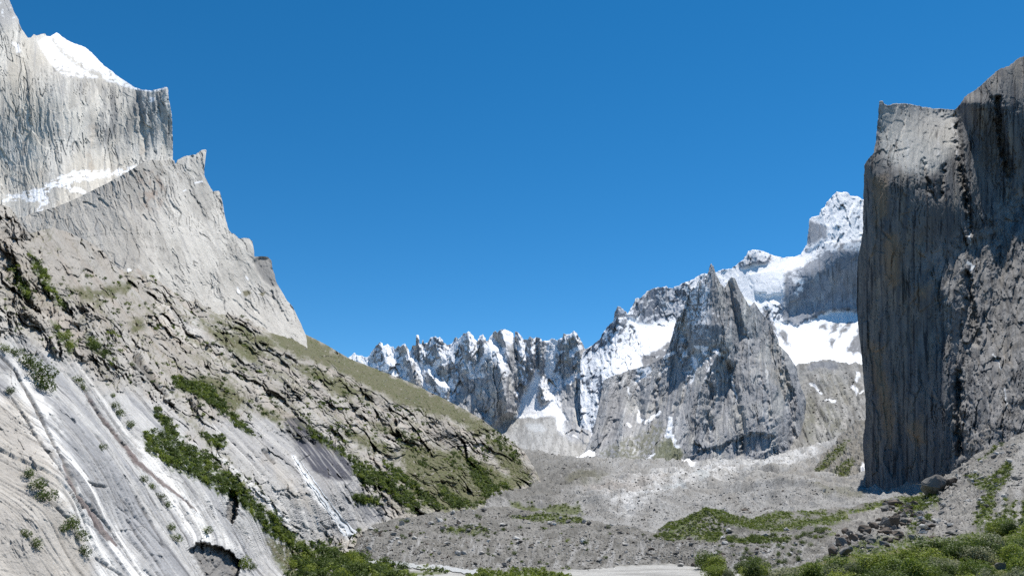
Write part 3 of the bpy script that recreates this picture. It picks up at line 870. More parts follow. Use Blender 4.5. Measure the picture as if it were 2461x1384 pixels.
# ------------------------------------------------------------------ snow mountain on the right
def l5_relief(c):
    c.wx = c.px + 5 * fbm(c.px / 14, c.py / 16, 3, 302)
    r = far_rock(c, 300)
    R = np.zeros(c.px.shape)
    for pts in ([(1485, 735, 26, 22, 46), (1488, 800, 44, 36, 50), (1470, 870, 60, 50, 40), (1460, 940, 50, 60, 20)],
                [(1508, 760, 14, 30, 16), (1540, 820, 20, 40, 20), (1570, 870, 30, 40, 10)],
                [(1556, 700, 30, 50, 20), (1570, 760, 40, 50, 18), (1560, 790, 40, 40, 0)], [(1640, 682, 40, 40, 26), (1620, 740, 50, 50, 22), (1610, 790, 40, 40, 0)],
                [(1815, 603, 50, 46, 36), (1830, 650, 50, 40, 30), (1820, 720, 40, 40, 6)],
                [(2010, 462, 50, 60, 36), (2000, 540, 60, 70, 26), (1990, 600, 60, 70, 6)],
                [(1858, 742, 16, 16, 26), (1862, 790, 22, 20, 26), (1864, 810, 14, 14, 4)], [(1884, 795, 14, 16, 22), (1890, 825, 18, 14, 18), (1892, 835, 10, 10, 0)]):
        R = np.maximum(R, rib(c, pts))
    c.wall = polys(c, [[(1886, 655), (1930, 640), (1960, 610), (2000, 585), (2080, 575), (2120, 560), (2120, 760), (2055, 745), (2000, 745), (1950, 760), (1920, 782), (1882, 770), (1880, 720)],
                       [(1945, 530), (1990, 545), (1985, 575), (1950, 605), (1940, 600), (1940, 560)]], feather=6, warp=4)
    c.field = polys(c, [[(1500, 760), (1515, 760), (1545, 775), (1600, 785), (1635, 760), (1630, 800), (1600, 830), (1580, 832), (1540, 790)],
                        [(1722, 655), (1760, 648), (1800, 640), (1880, 622), (1930, 612), (1960, 580), (1985, 575), (1960, 600), (1920, 640), (1886, 660), (1884, 735), (1850, 720), (1820, 740), (1770, 700)],
                        [(1875, 770), (1920, 785), (1960, 765), (2000, 748), (2060, 750), (2100, 760), (2100, 880), (1980, 870), (1925, 890), (1890, 860), (1885, 820)]], feather=6, warp=4)
    stri = 2.2 * ridged(c.px / 9, c.py / 70, 3, 311) * c.wall
    x = c.px
    r = (R + r) * (1 - .72 * np.maximum(c.wall, c.field)) + stri
    r += 16 * c.wall
    # overhanging ice step in the snow ramp
    r += 7 * poly_mask(c, [(1800, 660), (1885, 640), (1884, 705), (1845, 712), (1815, 705)], 4, 3)
    r -= 6 * poly_mask(c, [(1814, 703), (1842, 703), (1838, 722), (1828, 734), (1815, 728)], 2, 2)
    return r


def l5_colour(c):
    k = col(c, .24, .26, .30)
    k = mixc(k, (.31, .32, .34), sstep(-.1, .4, fbm(c.px / 30, c.py / 50, 4, 321)))
    k = mixc(k, (.16, .17, .19), sstep(.05, .45, fbm(c.px / 6, c.py / 60, 3, 323)))
    k *= (.84 + .32 * c.t2)[..., None]
    nzs = box_blur(c.nz, 1)
    n = fbm(c.px / 13 + c.py / 22, c.py / 11, 4, 325, .52)
    alt = 1 - sstep(760, 920, c.py + .5 * np.maximum(0, 1560 - c.px))
    s = sstep(.37, .45, nzs + .5 * n + .16 * (alt - .5) + .08 * (1 - sstep(540, 640, c.py)))
    rocks = polys(c, [[(1525, 715), (1560, 700), (1680, 690), (1650, 760), (1590, 770), (1560, 785), (1530, 760), (1520, 740)],
                      [(1775, 650), (1800, 612), (1850, 622), (1880, 640), (1830, 670), (1800, 690)]], feather=10, warp=8)
    s *= 1 - .5 * rocks
    s = np.maximum(s * (1 - .88 * c.wall), c.field * sstep(-.55, -.3, n))
    rk = polys(c, [[(1968, 780), (1990, 775), (1985, 790), (1970, 793)], [(2000, 778), (2022, 775), (2010, 795), (1995, 805)], [(2030, 778), (2055, 772), (2030, 800), (2015, 812), (2018, 795)], [(1992, 815), (2010, 812), (2000, 835), (1990, 832)],
                      [(2045, 820), (2066, 790), (2075, 850), (2055, 850), (2035, 845)], [(1832, 740), (1846, 742), (1856, 770), (1868, 800), (1855, 790), (1838, 765)], [(1868, 795), (1888, 795), (1898, 828), (1885, 826)],
                      [(1580, 840), (1620, 815), (1650, 830), (1640, 900), (1560, 900), (1545, 880), (1540, 860)]], feather=4, warp=6, wl=14)
    s *= 1 - rk * sstep(-.4, .0, n + .2)
    k = mixc(k, (.20, .195, .19), .6 * rk)
    drib = strokes(c, [[(1950, 600, 6), (1990, 572, 5), (2030, 562, 4), (2070, 545, 4)], [(1905, 665, 8), (1925, 680, 12), (1915, 700, 8)], [(1490, 740, 4), (1505, 754, 3)], [(1500, 765, 6), (1530, 790, 6), (1560, 840, 4)]], feather=5, warp=8, wl=12)
    s = np.maximum(s, drib * sstep(-.3, .1, n))
    ln = poly_mask(c, [(1882, 600), (2080, 560), (2080, 600), (1990, 605), (1930, 650), (1890, 668)], 6, 4)
    s = np.maximum(s, .9 * ln * sstep(-.05, .12, n + .12 - .35 * sstep(600, 640, c.py)))
    return mixc(k, SNOW, s)


patch('snow_mountain',
      [(1395, 858), (1405, 842), (1416, 835), (1429, 825), (1441, 815), (1459, 786), (1475, 771), (1478, 750), (1484, 735), (1489, 737), (1508, 755), (1522, 732), (1528, 717), (1537, 717), (1543, 714), (1556, 700), (1582, 690), (1597, 690), (1601, 687), (1605, 693), (1616, 693), (1628, 688), (1642, 680), (1667, 672), (1683, 661), (1705, 656), (1723, 654), (1735, 648), (1758, 647), (1772, 635), (1786, 625), (1796, 611), (1798, 603), (1810, 601), (1837, 604), (1851, 612), (1871, 617), (1882, 620), (1895, 618), (1908, 618), (1924, 611), (1936, 593), (1940, 590), (1941, 570), (1944, 546), (1946, 526), (1952, 522), (1970, 518), (1973, 505), (1983, 498), (1986, 489), (2002, 471), (2010, 461), (2024, 463), (2030, 461), (2039, 464), (2043, 472), (2062, 474), (2071, 479), (2120, 495), (2200, 520)],
      [(1395, 1120), (1600, 1000), (1800, 940), (1900, 905), (2000, 900), (2200, 900)],
      step=1.6, ctrl=[(1400, 850, 3500), (1485, 735, 3400), (1460, 900, 3050), (1600, 690, 3900), (1580, 770, 3750), (1590, 830, 3400), (1730, 650, 4000), (1815, 602, 4000), (1840, 700, 3650), (1920, 612, 4000), (2010, 462, 4150), (2000, 600, 3700), (2070, 590, 3710), (1935, 645, 3680), (1900, 700, 3640), (2050, 740, 3640), (1900, 775, 3560), (1980, 830, 3200), (2050, 850, 3100), (1930, 890, 2850), (2200, 520, 4100), (2200, 850, 3000), (1700, 800, 3500), (1500, 1050, 2700)],
      relief=l5_relief, colour=l5_colour, mat=M_far, jag=2.4, jseed=85, back=500, drop=0.9, shell='T',
      label='high snow mountain with a sheer blue-grey rock wall on the right')


# ------------------------------------------------------------------ dark granite pyramid
def l6_relief(c):
    c.wx = c.px + 5 * fbm(c.px / 16, c.py / 22, 3, 402)
    x, y = warp2(c, 8, 40, 403)
    lean = np.interp(c.px, [1400, 1560, 1740, 1940], [22, 20, 2, -16])
    xs = x + (y - 1100) * np.tan(np.radians(lean)) * .9
    c.b1, c.j1, c.t1 = blocks(xs / 28, y / 150, 411, 2.0, .1, .04)
    c.b2, c.j2, c.t2 = blocks(xs / 10, y / 55, 412, 2.0, .2, .07)
    c.b3, c.j3, c.t3 = blocks(xs / 4.4, y / 17, 413, 1.6, .3, .12)
    f1, _ = flakes(xs / 14, y / 40, 417, .6); f2, _ = flakes(xs / 7, y / 18, 418, .55)
    r = 9 * fbm(xs / 40, y / 110, 3, 415) + 9 * c.b1 + 3.4 * c.b2 + .9 * c.b3 + 5 * f1 + 1.6 * f2
    c.face = poly_mask(c, [(1706, 680), (1718, 668), (1727, 700), (1737, 760), (1738, 800), (1700, 832), (1672, 826), (1664, 800), (1668, 760), (1680, 720)], 5, 3)
    c.face2 = poly_mask(c, [(1746, 690), (1757, 674), (1768, 690), (1772, 740), (1778, 780), (1764, 765), (1752, 730)], 3, 2)
    r *= 1 - .8 * np.maximum(c.face, c.face2)
    r += 1.6 * ridged(c.px / 8, c.py / 90, 3, 416) * c.face
    R = np.zeros(c.px.shape)
    for pts in ([(1712, 640, 40, 26, 30), (1728, 700, 90, 40, 62), (1740, 780, 120, 44, 84), (1742, 820, 110, 60, 70), (1745, 860, 80, 60, 50)],
                [(1762, 670, 22, 24, 34), (1780, 740, 34, 44, 60), (1795, 800, 40, 50, 50), (1810, 850, 40, 50, 20)],
                [(1640, 745, 30, 40, 26), (1610, 850, 50, 50, 34), (1560, 960, 60, 60, 40), (1530, 1060, 60, 60, 20)],
                [(1745, 810, 60, 40, 50), (1700, 900, 70, 60, 70), (1650, 1000, 80, 80, 80), (1600, 1110, 80, 80, 60)],
                [(1790, 800, 40, 60, 40), (1830, 900, 90, 50, 80), (1860, 1000, 110, 60, 80), (1880, 1110, 110, 60, 40)],
                [(1855, 780, 30, 30, 20), (1890, 880, 50, 36, 60), (1920, 960, 60, 30, 60), (1925, 1060, 60, 30, 30)],
                [(1470, 900, 30, 40, 30), (1455, 1000, 50, 60, 46), (1430, 1090, 60, 60, 40)],
                [(1500, 1000, 30, 30, 50), (1495, 1060, 50, 50, 54), (1480, 1110, 60, 60, 60)]):
        R = np.maximum(R, rib(c, pts))
    c.gul = strokes(c, [[(1668, 850, 2), (1660, 900, 5), (1640, 960, 6), (1612, 1010, 7), (1600, 1050, 6)], [(1540, 900, 4), (1532, 960, 5), (1540, 1020, 6)], [(1742, 850, 2), (1765, 940, 5), (1785, 1030, 6), (1780, 1090, 5)],
                        [(1795, 800, 2), (1822, 880, 5), (1846, 960, 7), (1850, 1010, 4)], [(1600, 865, 2), (1578, 940, 5), (1570, 1000, 5)], [(1700, 860, 2), (1710, 960, 4), (1700, 1060, 5)], [(1640, 770, 2), (1650, 830, 4), (1636, 860, 3)], [(1488, 910, 2), (1478, 980, 4), (1460, 1050, 5)], [(1880, 860, 2), (1900, 960, 4), (1902, 1050, 4)]], feather=9, warp=8, wl=30)
    R = R * 1.45 + 10 * ridged(xs / 24, y / 120, 4, 419)
    r = r + R - 26 * c.gul
    c.jt = joints(xs, y, 422, 13, 120, .07)
    r -= 4 * c.jt
    r -= 14 * polys(c, [[(1450, 1030), (1470, 1005), (1490, 1010), (1495, 1045), (1450, 1060)], [(1640, 1110), (1680, 1085), (1740, 1070), (1800, 1040), (1860, 1050), (1850, 1075), (1800, 1100), (1740, 1115)]], feather=6, warp=6)
    # curved roofs low on the right face
    xx, yy = rot(c.px, c.py, -32)
    e, bx, by, h1, h2, h3 = cells(xx / 46 + .6 * fbm(c.px / 30, c.py / 30, 2, 420), yy / 12, 421)
    low = poly_mask(c, [(1640, 1110), (1700, 1050), (1780, 1010), (1860, 930), (1900, 980), (1900, 1060), (1860, 1110), (1700, 1125)], 14, 10)
    r += low * (5 * (h1 - .5) + 5 * by) * sstep(-.2, .2, fbm(c.px / 40, c.py / 30, 3, 423))
    c.green = poly_mask(c, [(1440, 1090), (1490, 1060), (1520, 1050), (1585, 1010), (1600, 1030), (1590, 1050), (1620, 1060), (1640, 1090), (1660, 1110), (1640, 1120), (1560, 1120), (1480, 1110)], 7, 7)
    return r


def l6_colour(c):
    k = col(c, .245, .245, .25)
    k = mixc(k, (.32, .315, .30), sstep(-.1, .4, fbm(c.px / 50, c.py / 80, 4, 431)))
    lean = np.interp(c.px, [1400, 1560, 1740, 1940], [22, 20, 2, -16])
    xs = c.px + (c.py - 1100) * np.tan(np.radians(lean)) * .9
    k = mixc(k, (.15, .155, .165), .75 * sstep(.05, .45, fbm(xs / 6, c.py / 90, 4, 433)))
    k = mixc(k, (.46, .455, .44), .6 * sstep(.12, .45, fbm(xs / 9 + 7, c.py / 120, 4, 435)))
    k *= (.82 + .34 * c.t2)[..., None]
    k = mixc(k, (.10, .10, .105), .6 * np.maximum(c.j2 * .6, c.j3 * .6) * sstep(-.15, .2, fbm(c.px / 26, c.py / 40, 3, 437)))
    k = k * 1.3
    k = mixc(k, (.08, .08, .085), .55 * c.jt)
    k = mixc(k, (.20, .205, .215), .6 * c.face)  # shaded side of the summit tower, its shade darkened into the colour
    gl = sstep(-.25, .1, fbm(c.px / 9, c.py / 9, 4, 439))
    k = mixc(k, (.15, .15, .095), .7 * c.green * gl)
    grn = poly_mask(c, [(1585, 1070), (1605, 1050), (1622, 1062), (1640, 1090), (1630, 1112), (1570, 1110)], 6, 5)
    k = mixc(k, (.15, .16, .085), .7 * grn)
    brn = poly_mask(c, [(1840, 880), (1880, 880), (1905, 940), (1890, 960), (1860, 920)], 10, 8)
    k = mixc(k, (.38, .35, .30), .5 * brn)
    n = fbm(c.px / 8 + c.py / 20, c.py / 7, 4, 441)
    s = strokes(c, [[(1666, 858, 3), (1670, 872, 5), (1672, 890, 2)], [(1637, 838, 5), (1645, 850, 6), (1640, 856, 3)], [(1672, 832, 4), (1690, 838, 5), (1700, 836, 4)], [(1598, 858, 4), (1612, 850, 4), (1620, 848, 2)],
                    [(1535, 890, 5), (1560, 890, 6), (1548, 902, 4), (1530, 915, 3)], [(1722, 842, 3), (1730, 852, 4), (1738, 851, 2)], [(1533, 985, 2), (1537, 1010, 4), (1545, 1008, 3)], [(1550, 1015, 2), (1570, 1000, 3), (1586, 990, 3), (1560, 1012, 2)],
                    [(1612, 1005, 5), (1610, 1030, 6), (1606, 1046, 7), (1618, 1048, 4), (1622, 1070, 3), (1630, 1072, 4)], [(1755, 900, 1.5), (1768, 945, 2.5), (1770, 970, 1)], [(1668, 900, 2), (1664, 915, 3), (1658, 920, 2)], [(1573, 1090, 2), (1555, 1102, 2)],
                    [(1508, 930, 2), (1512, 945, 3)], [(1680, 662, 3), (1700, 700, 4), (1690, 720, 4)], [(1660, 705, 3), (1665, 730, 3)], [(1509, 1018, 4), (1515, 1022, 3)], [(1690, 840, 3), (1697, 855, 3)]], feather=2, warp=4, wl=12)
    tops = (1 - sstep(740, 860, c.py)) * (1 - sstep(1685, 1720, c.px))
    s = np.maximum(s, .95 * tops * sstep(.3, .4, c.nz + .6 * n))
    s = np.maximum(s, .9 * sstep(.5, .6, c.nz * .6 + .5 * n + .25 * c.gul) * (1 - sstep(860, 960, c.py)) * (1 - sstep(1700, 1760, c.px)))
    return mixc(k, SNOW, s)


patch('granite_pyramid',
      [(1450, 914), (1468, 905), (1490, 898), (1520, 888), (1560, 876), (1598, 855), (1608, 830), (1613, 812), (1626, 768), (1632, 760), (1645, 739), (1650, 711), (1667, 690), (1672, 692), (1680, 669), (1685, 676), (1693, 657), (1698, 664), (1704, 653), (1706, 640), (1709, 634), (1714, 640), (1719, 656), (1730, 680), (1742, 692), (1750, 674), (1758, 665), (1766, 669), (1775, 696), (1790, 718), (1800, 742), (1806, 735), (1812, 727), (1820, 740)],
      [(1398, 1135), (1500, 1150), (1700, 1150), (1925, 1120)],
      L=[(1450, 914), (1443, 955), (1436, 989), (1430, 1020), (1423, 1044), (1412, 1070), (1402, 1090), (1398, 1135)],
      R=[(1820, 740), (1829, 754), (1846, 772), (1859, 793), (1871, 816), (1874, 832), (1895, 852), (1914, 883), (1917, 901), (1927, 934), (1937, 958), (1932, 984), (1934, 1010), (1926, 1036), (1929, 1052), (1922, 1075), (1925, 1120)],
      step=1.5, ctrl=[(1450, 915, 2750), (1410, 1090, 2270), (1600, 860, 2650), (1712, 640, 2600), (1765, 670, 2640), (1700, 830, 2420), (1700, 950, 2280), (1700, 1110, 1990), (1550, 1000, 2450), (1550, 1110, 2050), (1870, 830, 2640), (1930, 960, 2520), (1925, 1080, 2250), (1820, 900, 2370), (1820, 1050, 2085), (1640, 760, 2620)],
      relief=l6_relief, colour=l6_colour, mat=M_mid, jag=2.0, jseed=105, back=450, drop=0.9, shell='LTR',
      label='dark granite pyramid peak with twin summits in the middle distance')
# ------------------------------------------------------------------ scree slope below the snow basin
def l7_normal(c):
    c.b2, c.j2, c.t2 = blocks(c.px / 9, c.py / 6, 502, 1.2, .3, .1)
    return 22 * fbm(c.px / 50, c.py / 60, 5, 503) + 10 * ridged(c.px / 24 - c.py / 50, c.py / 120, 3, 506) + 3.0 * c.b2 * sstep(.0, .4, fbm(c.px / 20, c.py / 20, 3, 504)) + 1.5 * fbm(c.px / 4, c.py / 3, 3, 505)


def l7_colour(c):
    k = mixc(col(c, .30, .295, .28), (.19, .185, .172), sstep(-.2, .3, fbm(c.px / 24, c.py / 40, 4, 511)))
    ol = polys(c, [[(1935, 960), (1955, 955), (1965, 990), (1968, 1040), (1990, 1070), (1940, 1060), (1928, 1040), (1934, 1010)], [(1972, 985), (1995, 975), (2030, 1000), (2035, 1030), (2010, 1055), (1985, 1040), (1970, 1010)],
                   [(1975, 910), (2005, 905), (2040, 940), (2045, 975), (2010, 960), (1985, 940)]], feather=9, warp=9)
    k = mixc(k, (.17, .17, .12), .5 * ol * sstep(-.4, .1, fbm(c.px / 10, c.py / 10, 4, 513)))
    br = poly_mask(c, [(1970, 905), (2010, 900), (2045, 945), (2050, 985), (2010, 965)], 10, 8)
    k = mixc(k, (.28, .265, .23), .6 * br)
    ch = strokes(c, [[(1963, 985, 2), (1964, 1020, 3), (1972, 1060, 3)], [(2035, 1000, 4), (2030, 1030, 6)], [(1960, 1080, 10), (2000, 1075, 8)]], feather=3, warp=3)
    k = mixc(k, (.40, .385, .36), .7 * ch)
    k = mixc(k, (.40, .395, .38), .5 * sstep(.0, .3, fbm(c.px / 12 - c.py / 40, c.py / 60, 4, 516)))
    pk = sstep(.22, .32, fbm(c.px / 5, c.py / 3, 3, 515))
    k = mixc(k, (.16, .16, .16), .75 * pk)
    ice = poly_mask(c, [(1938, 884), (1952, 876), (2008, 872), (2018, 880), (1996, 890), (1970, 888), (1950, 896)], 3, 4)
    k = mixc(k, (.22, .23, .25), .8 * ice)
    s = strokes(c, [[(2064, 900, 4), (2060, 915, 3)], [(2050, 930, 3), (2060, 945, 4), (2062, 950, 3)], [(2075, 945, 3), (2070, 952, 2)], [(1950, 925, 3), (1975, 945, 3)], [(1985, 965, 2), (2005, 970, 3)]], feather=2, warp=4)
    return mixc(k, SNOW, s)


patch('scree_slope', [(1840, 885), (1880, 884), (1915, 886), (1935, 878), (1950, 872), (1975, 870), (2008, 868), (2030, 878), (2070, 872), (2140, 860)],
      [(1840, 1130), (1920, 1125), (2000, 1110), (2140, 1060)], step=1.7,
      ctrl=[(1880, 885, 2830), (2000, 868, 2800), (2140, 860, 2750), (1930, 1000, 2450), (2060, 980, 2300), (1930, 1100, 2050), (2060, 1060, 1900), (2140, 1050, 1850)],
      normal=l7_normal, colour=l7_colour, mat=M_mid, jag=1.2, jseed=125, back=20, drop=1.0, label='grey scree slope below the snow basin')


# ------------------------------------------------------------------ dark cliff on the right
def l8_relief(c):
    c.wx = c.px + 4 * fbm(c.px / 18, c.py / 30, 3, 602)
    x, y = warp2(c, 9, 50, 603)
    c.b1, c.j1, c.t1 = blocks(x / 38, y / 190, 611, 1.5, .3, .04)
    c.b2, c.j2, c.t2 = blocks(x / 13, y / 60, 612, 1.6, .5, .07)
    c.b3, c.j3, c.t3 = blocks(x / 5, y / 17, 613, 1.3, .5, .12)
    c.b4, c.j4, c.t4 = blocks(x / 30, y / 74, 614, 2.4, .1, .06)
    c.b5, c.j5, c.t5 = blocks(x / 11, y / 24, 615, 2.2, .1, .08)
    c.prow = poly_mask(c, [(2040, 380), (2120, 380), (2140, 470), (2180, 540), (2215, 620), (2240, 720), (2255, 800), (2245, 900), (2235, 1000), (2230, 1250), (2040, 1250)], 16, 10, 40)
    c.roughz = poly_mask(c, [(2215, 600), (2300, 560), (2461, 440), (2700, 420), (2700, 1200), (2330, 1200), (2300, 1050), (2290, 900), (2270, 800), (2250, 720)], 24, 18, 50)
    r = 5 * fbm(x / 50, y / 160, 3, 616) + 6 * c.b1 + (3.2 * c.b2 + 1.1 * c.b3) * (1 - .75 * c.prow)
    r += c.roughz * (12 * c.b4 + 6 * c.b5 + 14 * fbm(x / 50, y / 70, 5, 617) + 8 * ridged(x / 40, y / 90, 4, 618))
    f1, _ = flakes(x / 15, y / 80, 621, .55); f2, _ = flakes(x / 7.5, y / 30, 622, .55); f3, _ = flakes(x / 34, y / 120, 623, .5)
    r += (6 * f1 + 3.4 * f2) * (1 - .7 * c.prow) + 9 * f3
    c.jt = np.maximum(joints(x, y, 624, 14, 230, .06), .8 * joints(x + 40, y, 625, 7, 90, .07, .05))
    c.jt = c.jt * (1 - .4 * c.prow)
    r -= 5 * c.jt
    up = poly_mask(c, [(2100, 240), (2296, 255), (2304, 345), (2250, 400), (2200, 400), (2100, 400)], 14, 8)
    b6, j6, t6 = blocks(x / 15, y / 17, 626, 1.8, .3, .08)
    r += up * 6 * b6
    R = np.zeros(c.px.shape)
    for pts in ([(2090, 380, 16, 30, 16), (2100, 600, 40, 60, 20), (2110, 1200, 40, 70, 20)],
                [(2310, 250, 14, 90, 60), (2320, 400, 20, 60, 66), (2345, 520, 30, 70, 40), (2350, 600, 30, 70, 0)],
                [(2400, 170, 40, 70, 40), (2420, 330, 30, 60, 54), (2440, 440, 40, 70, 20)],
                [(2240, 430, 50, 30, 18), (2230, 520, 50, 34, 22), (2215, 570, 40, 30, 0)],
                [(2290, 700, 40, 30, 26), (2285, 850, 50, 40, 36), (2270, 1000, 40, 26, 30), (2260, 1150, 30, 26, 16)],
                [(2340, 800, 40, 50, 20), (2370, 950, 50, 60, 36), (2380, 1080, 60, 60, 46)],
                [(2440, 560, 50, 60, 36), (2460, 760, 60, 60, 40), (2470, 950, 60, 60, 50)]):
        R = np.maximum(R, rib(c, pts))
    r = r + R
    r -= 42 * strokes(c, [[(2301, 262, 3), (2304, 330, 5), (2312, 420, 5), (2326, 500, 4), (2330, 560, 3)], [(2398, 240, 6), (2408, 330, 8), (2425, 420, 8)], [(2220, 390, 3), (2228, 450, 7), (2250, 480, 3)], [(2268, 400, 4), (2258, 470, 5)],
                           [(2325, 660, 8), (2330, 740, 12), (2345, 820, 10)], [(2300, 900, 5), (2305, 1000, 9), (2310, 1090, 8)]], feather=8, warp=6)
    r -= 7 * strokes(c, [[(2150, 366, 1.5), (2170, 361, 3), (2185, 357, 2)], [(2268, 344, 3), (2300, 342, 3)], [(2270, 290, 3), (2296, 278, 3)]], feather=1.5, warp=1.5)
    r -= 5 * strokes(c, [[(2170, 620, 3), (2180, 700, 5), (2188, 800, 6), (2190, 850, 3)], [(2118, 800, 4), (2125, 880, 7), (2120, 920, 5)], [(2155, 900, 2), (2165, 1050, 4), (2180, 1180, 5)], [(2205, 1050, 3), (2212, 1180, 5)], [(2100, 560, 2), (2106, 650, 4), (2110, 720, 3)]], feather=3, warp=4)
    return r


def l8_colour(c):
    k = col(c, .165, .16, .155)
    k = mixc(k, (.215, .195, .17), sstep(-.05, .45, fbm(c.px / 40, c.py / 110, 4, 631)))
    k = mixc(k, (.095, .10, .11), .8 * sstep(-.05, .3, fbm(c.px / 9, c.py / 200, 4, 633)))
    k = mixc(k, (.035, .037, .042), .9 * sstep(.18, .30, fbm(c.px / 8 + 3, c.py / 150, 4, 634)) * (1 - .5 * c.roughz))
    k *= (.85 + .3 * c.t2)[..., None]
    k = mixc(k, (.07, .07, .075), .55 * np.maximum(c.j2 * .6, c.j3 * .6) * sstep(-.15, .2, fbm(c.px / 22, c.py / 60, 3, 635)))
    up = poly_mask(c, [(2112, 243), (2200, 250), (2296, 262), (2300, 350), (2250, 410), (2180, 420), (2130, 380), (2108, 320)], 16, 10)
    k = mixc(k, (.46, .445, .41), .85 * up)  # sunlight on the reclined top, painted in as paler rock
    k = mixc(k, (.035, .036, .04), .7 * c.jt)
    rg = c.roughz
    k = mixc(k, (.30, .29, .28), .75 * rg * sstep(-.3, .3, fbm(c.px / 18, c.py / 24, 3, 637)))  # lit right side of the cliff: its brightness is put into the colour
    tan = polys(c, [[(2095, 430), (2135, 420), (2135, 520), (2105, 540)], [(2085, 820), (2110, 830), (2150, 1000), (2140, 1080), (2110, 960)], [(2180, 1020), (2215, 1000), (2225, 1060), (2200, 1080)], [(2125, 560), (2160, 560), (2165, 680), (2140, 700), (2125, 650)], [(2195, 690), (2235, 685), (2225, 715), (2200, 715)]], feather=12, warp=9)
    k = mixc(k, (.27, .19, .12), .7 * tan)
    w = strokes(c, [[(2290, 300, 4), (2297, 320, 6), (2296, 350, 4), (2300, 380, 2)], [(2180, 335, 2), (2182, 380, 2)], [(2255, 330, 2), (2257, 370, 2)]], feather=4, warp=3)
    k = mixc(k, (.62, .61, .60), .7 * w * sstep(-.3, .1, fbm(c.px / 3, c.py / 30, 3, 639)))
    ice = strokes(c, [[(2326, 500, 1.2), (2328, 540, 1.5), (2330, 560, 1.4), (2333, 590, 1.2)], [(2325, 630, 3), (2340, 640, 3), (2332, 650, 2)], [(2385, 850, 1), (2400, 870, 1.2), (2405, 890, 1.4)], [(2415, 930, 1), (2420, 980, 1.3)]], feather=1, warp=3, wl=9)
    return mixc(k, (.75, .78, .80), .8 * ice)


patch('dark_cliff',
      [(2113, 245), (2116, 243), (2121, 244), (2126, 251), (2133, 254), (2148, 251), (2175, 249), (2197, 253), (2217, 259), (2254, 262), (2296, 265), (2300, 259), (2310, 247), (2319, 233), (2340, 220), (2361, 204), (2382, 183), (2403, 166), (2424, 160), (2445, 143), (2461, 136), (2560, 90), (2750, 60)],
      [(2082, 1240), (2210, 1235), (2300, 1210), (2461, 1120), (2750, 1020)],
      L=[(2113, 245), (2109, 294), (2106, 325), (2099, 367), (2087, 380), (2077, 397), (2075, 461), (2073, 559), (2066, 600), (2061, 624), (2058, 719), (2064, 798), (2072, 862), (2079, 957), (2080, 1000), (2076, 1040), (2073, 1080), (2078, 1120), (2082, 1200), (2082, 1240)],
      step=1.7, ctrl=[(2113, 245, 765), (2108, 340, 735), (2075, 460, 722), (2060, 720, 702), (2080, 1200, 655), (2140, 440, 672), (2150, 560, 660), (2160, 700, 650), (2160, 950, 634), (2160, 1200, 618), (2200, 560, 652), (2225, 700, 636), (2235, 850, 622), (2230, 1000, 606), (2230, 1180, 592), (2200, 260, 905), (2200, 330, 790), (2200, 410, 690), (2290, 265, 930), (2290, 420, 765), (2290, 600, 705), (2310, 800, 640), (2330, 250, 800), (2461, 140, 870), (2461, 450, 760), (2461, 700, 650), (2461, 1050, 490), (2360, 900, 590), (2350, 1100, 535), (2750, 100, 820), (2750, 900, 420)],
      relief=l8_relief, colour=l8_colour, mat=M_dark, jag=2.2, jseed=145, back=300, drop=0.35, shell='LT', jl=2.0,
      label='towering dark granite cliff on the right edge')


# ------------------------------------------------------------------ valley floor
def gl_normal(c):
    X, Yw = c.P[..., 0], c.P[..., 1]
    q = FPX / Yw
    e, bx, by, h1, h2, h3 = cells(X / 7, Yw / 11, 702)
    f1 = np.clip((7 * q - 4) / 8, 0, 1); f2 = np.clip((2.6 * q - 3) / 6, 0, 1)
    e2, bx2, by2, g1, g2, g3 = cells(X / 2.6, Yw / 4, 703)
    dens = .35 * fbm(X / 40, Yw / 60, 3, 709)
    c.st = np.clip((.2 + .25 * h2) - np.hypot(bx, by), 0, 1) * (h1 > .72 - dens); c.st2 = np.clip((.2 + .25 * g2) - np.hypot(bx2, by2), 0, 1) * (g1 > .6 - dens)
    c.h3 = h3
    big = 14 * fbm(X / 90, Yw / 160, 4, 704) + 14 * ridged(X / 70, Yw / 110, 4, 705, .5) + 3 * fbm(X / 16, Yw / 22, 4, 706)
    return big * sstep(380, 700, Yw) + 1.2 * fbm(X / 20, Yw / 25, 4, 708) + 6.5 * c.st * f1 + 3.0 * c.st2 * f2


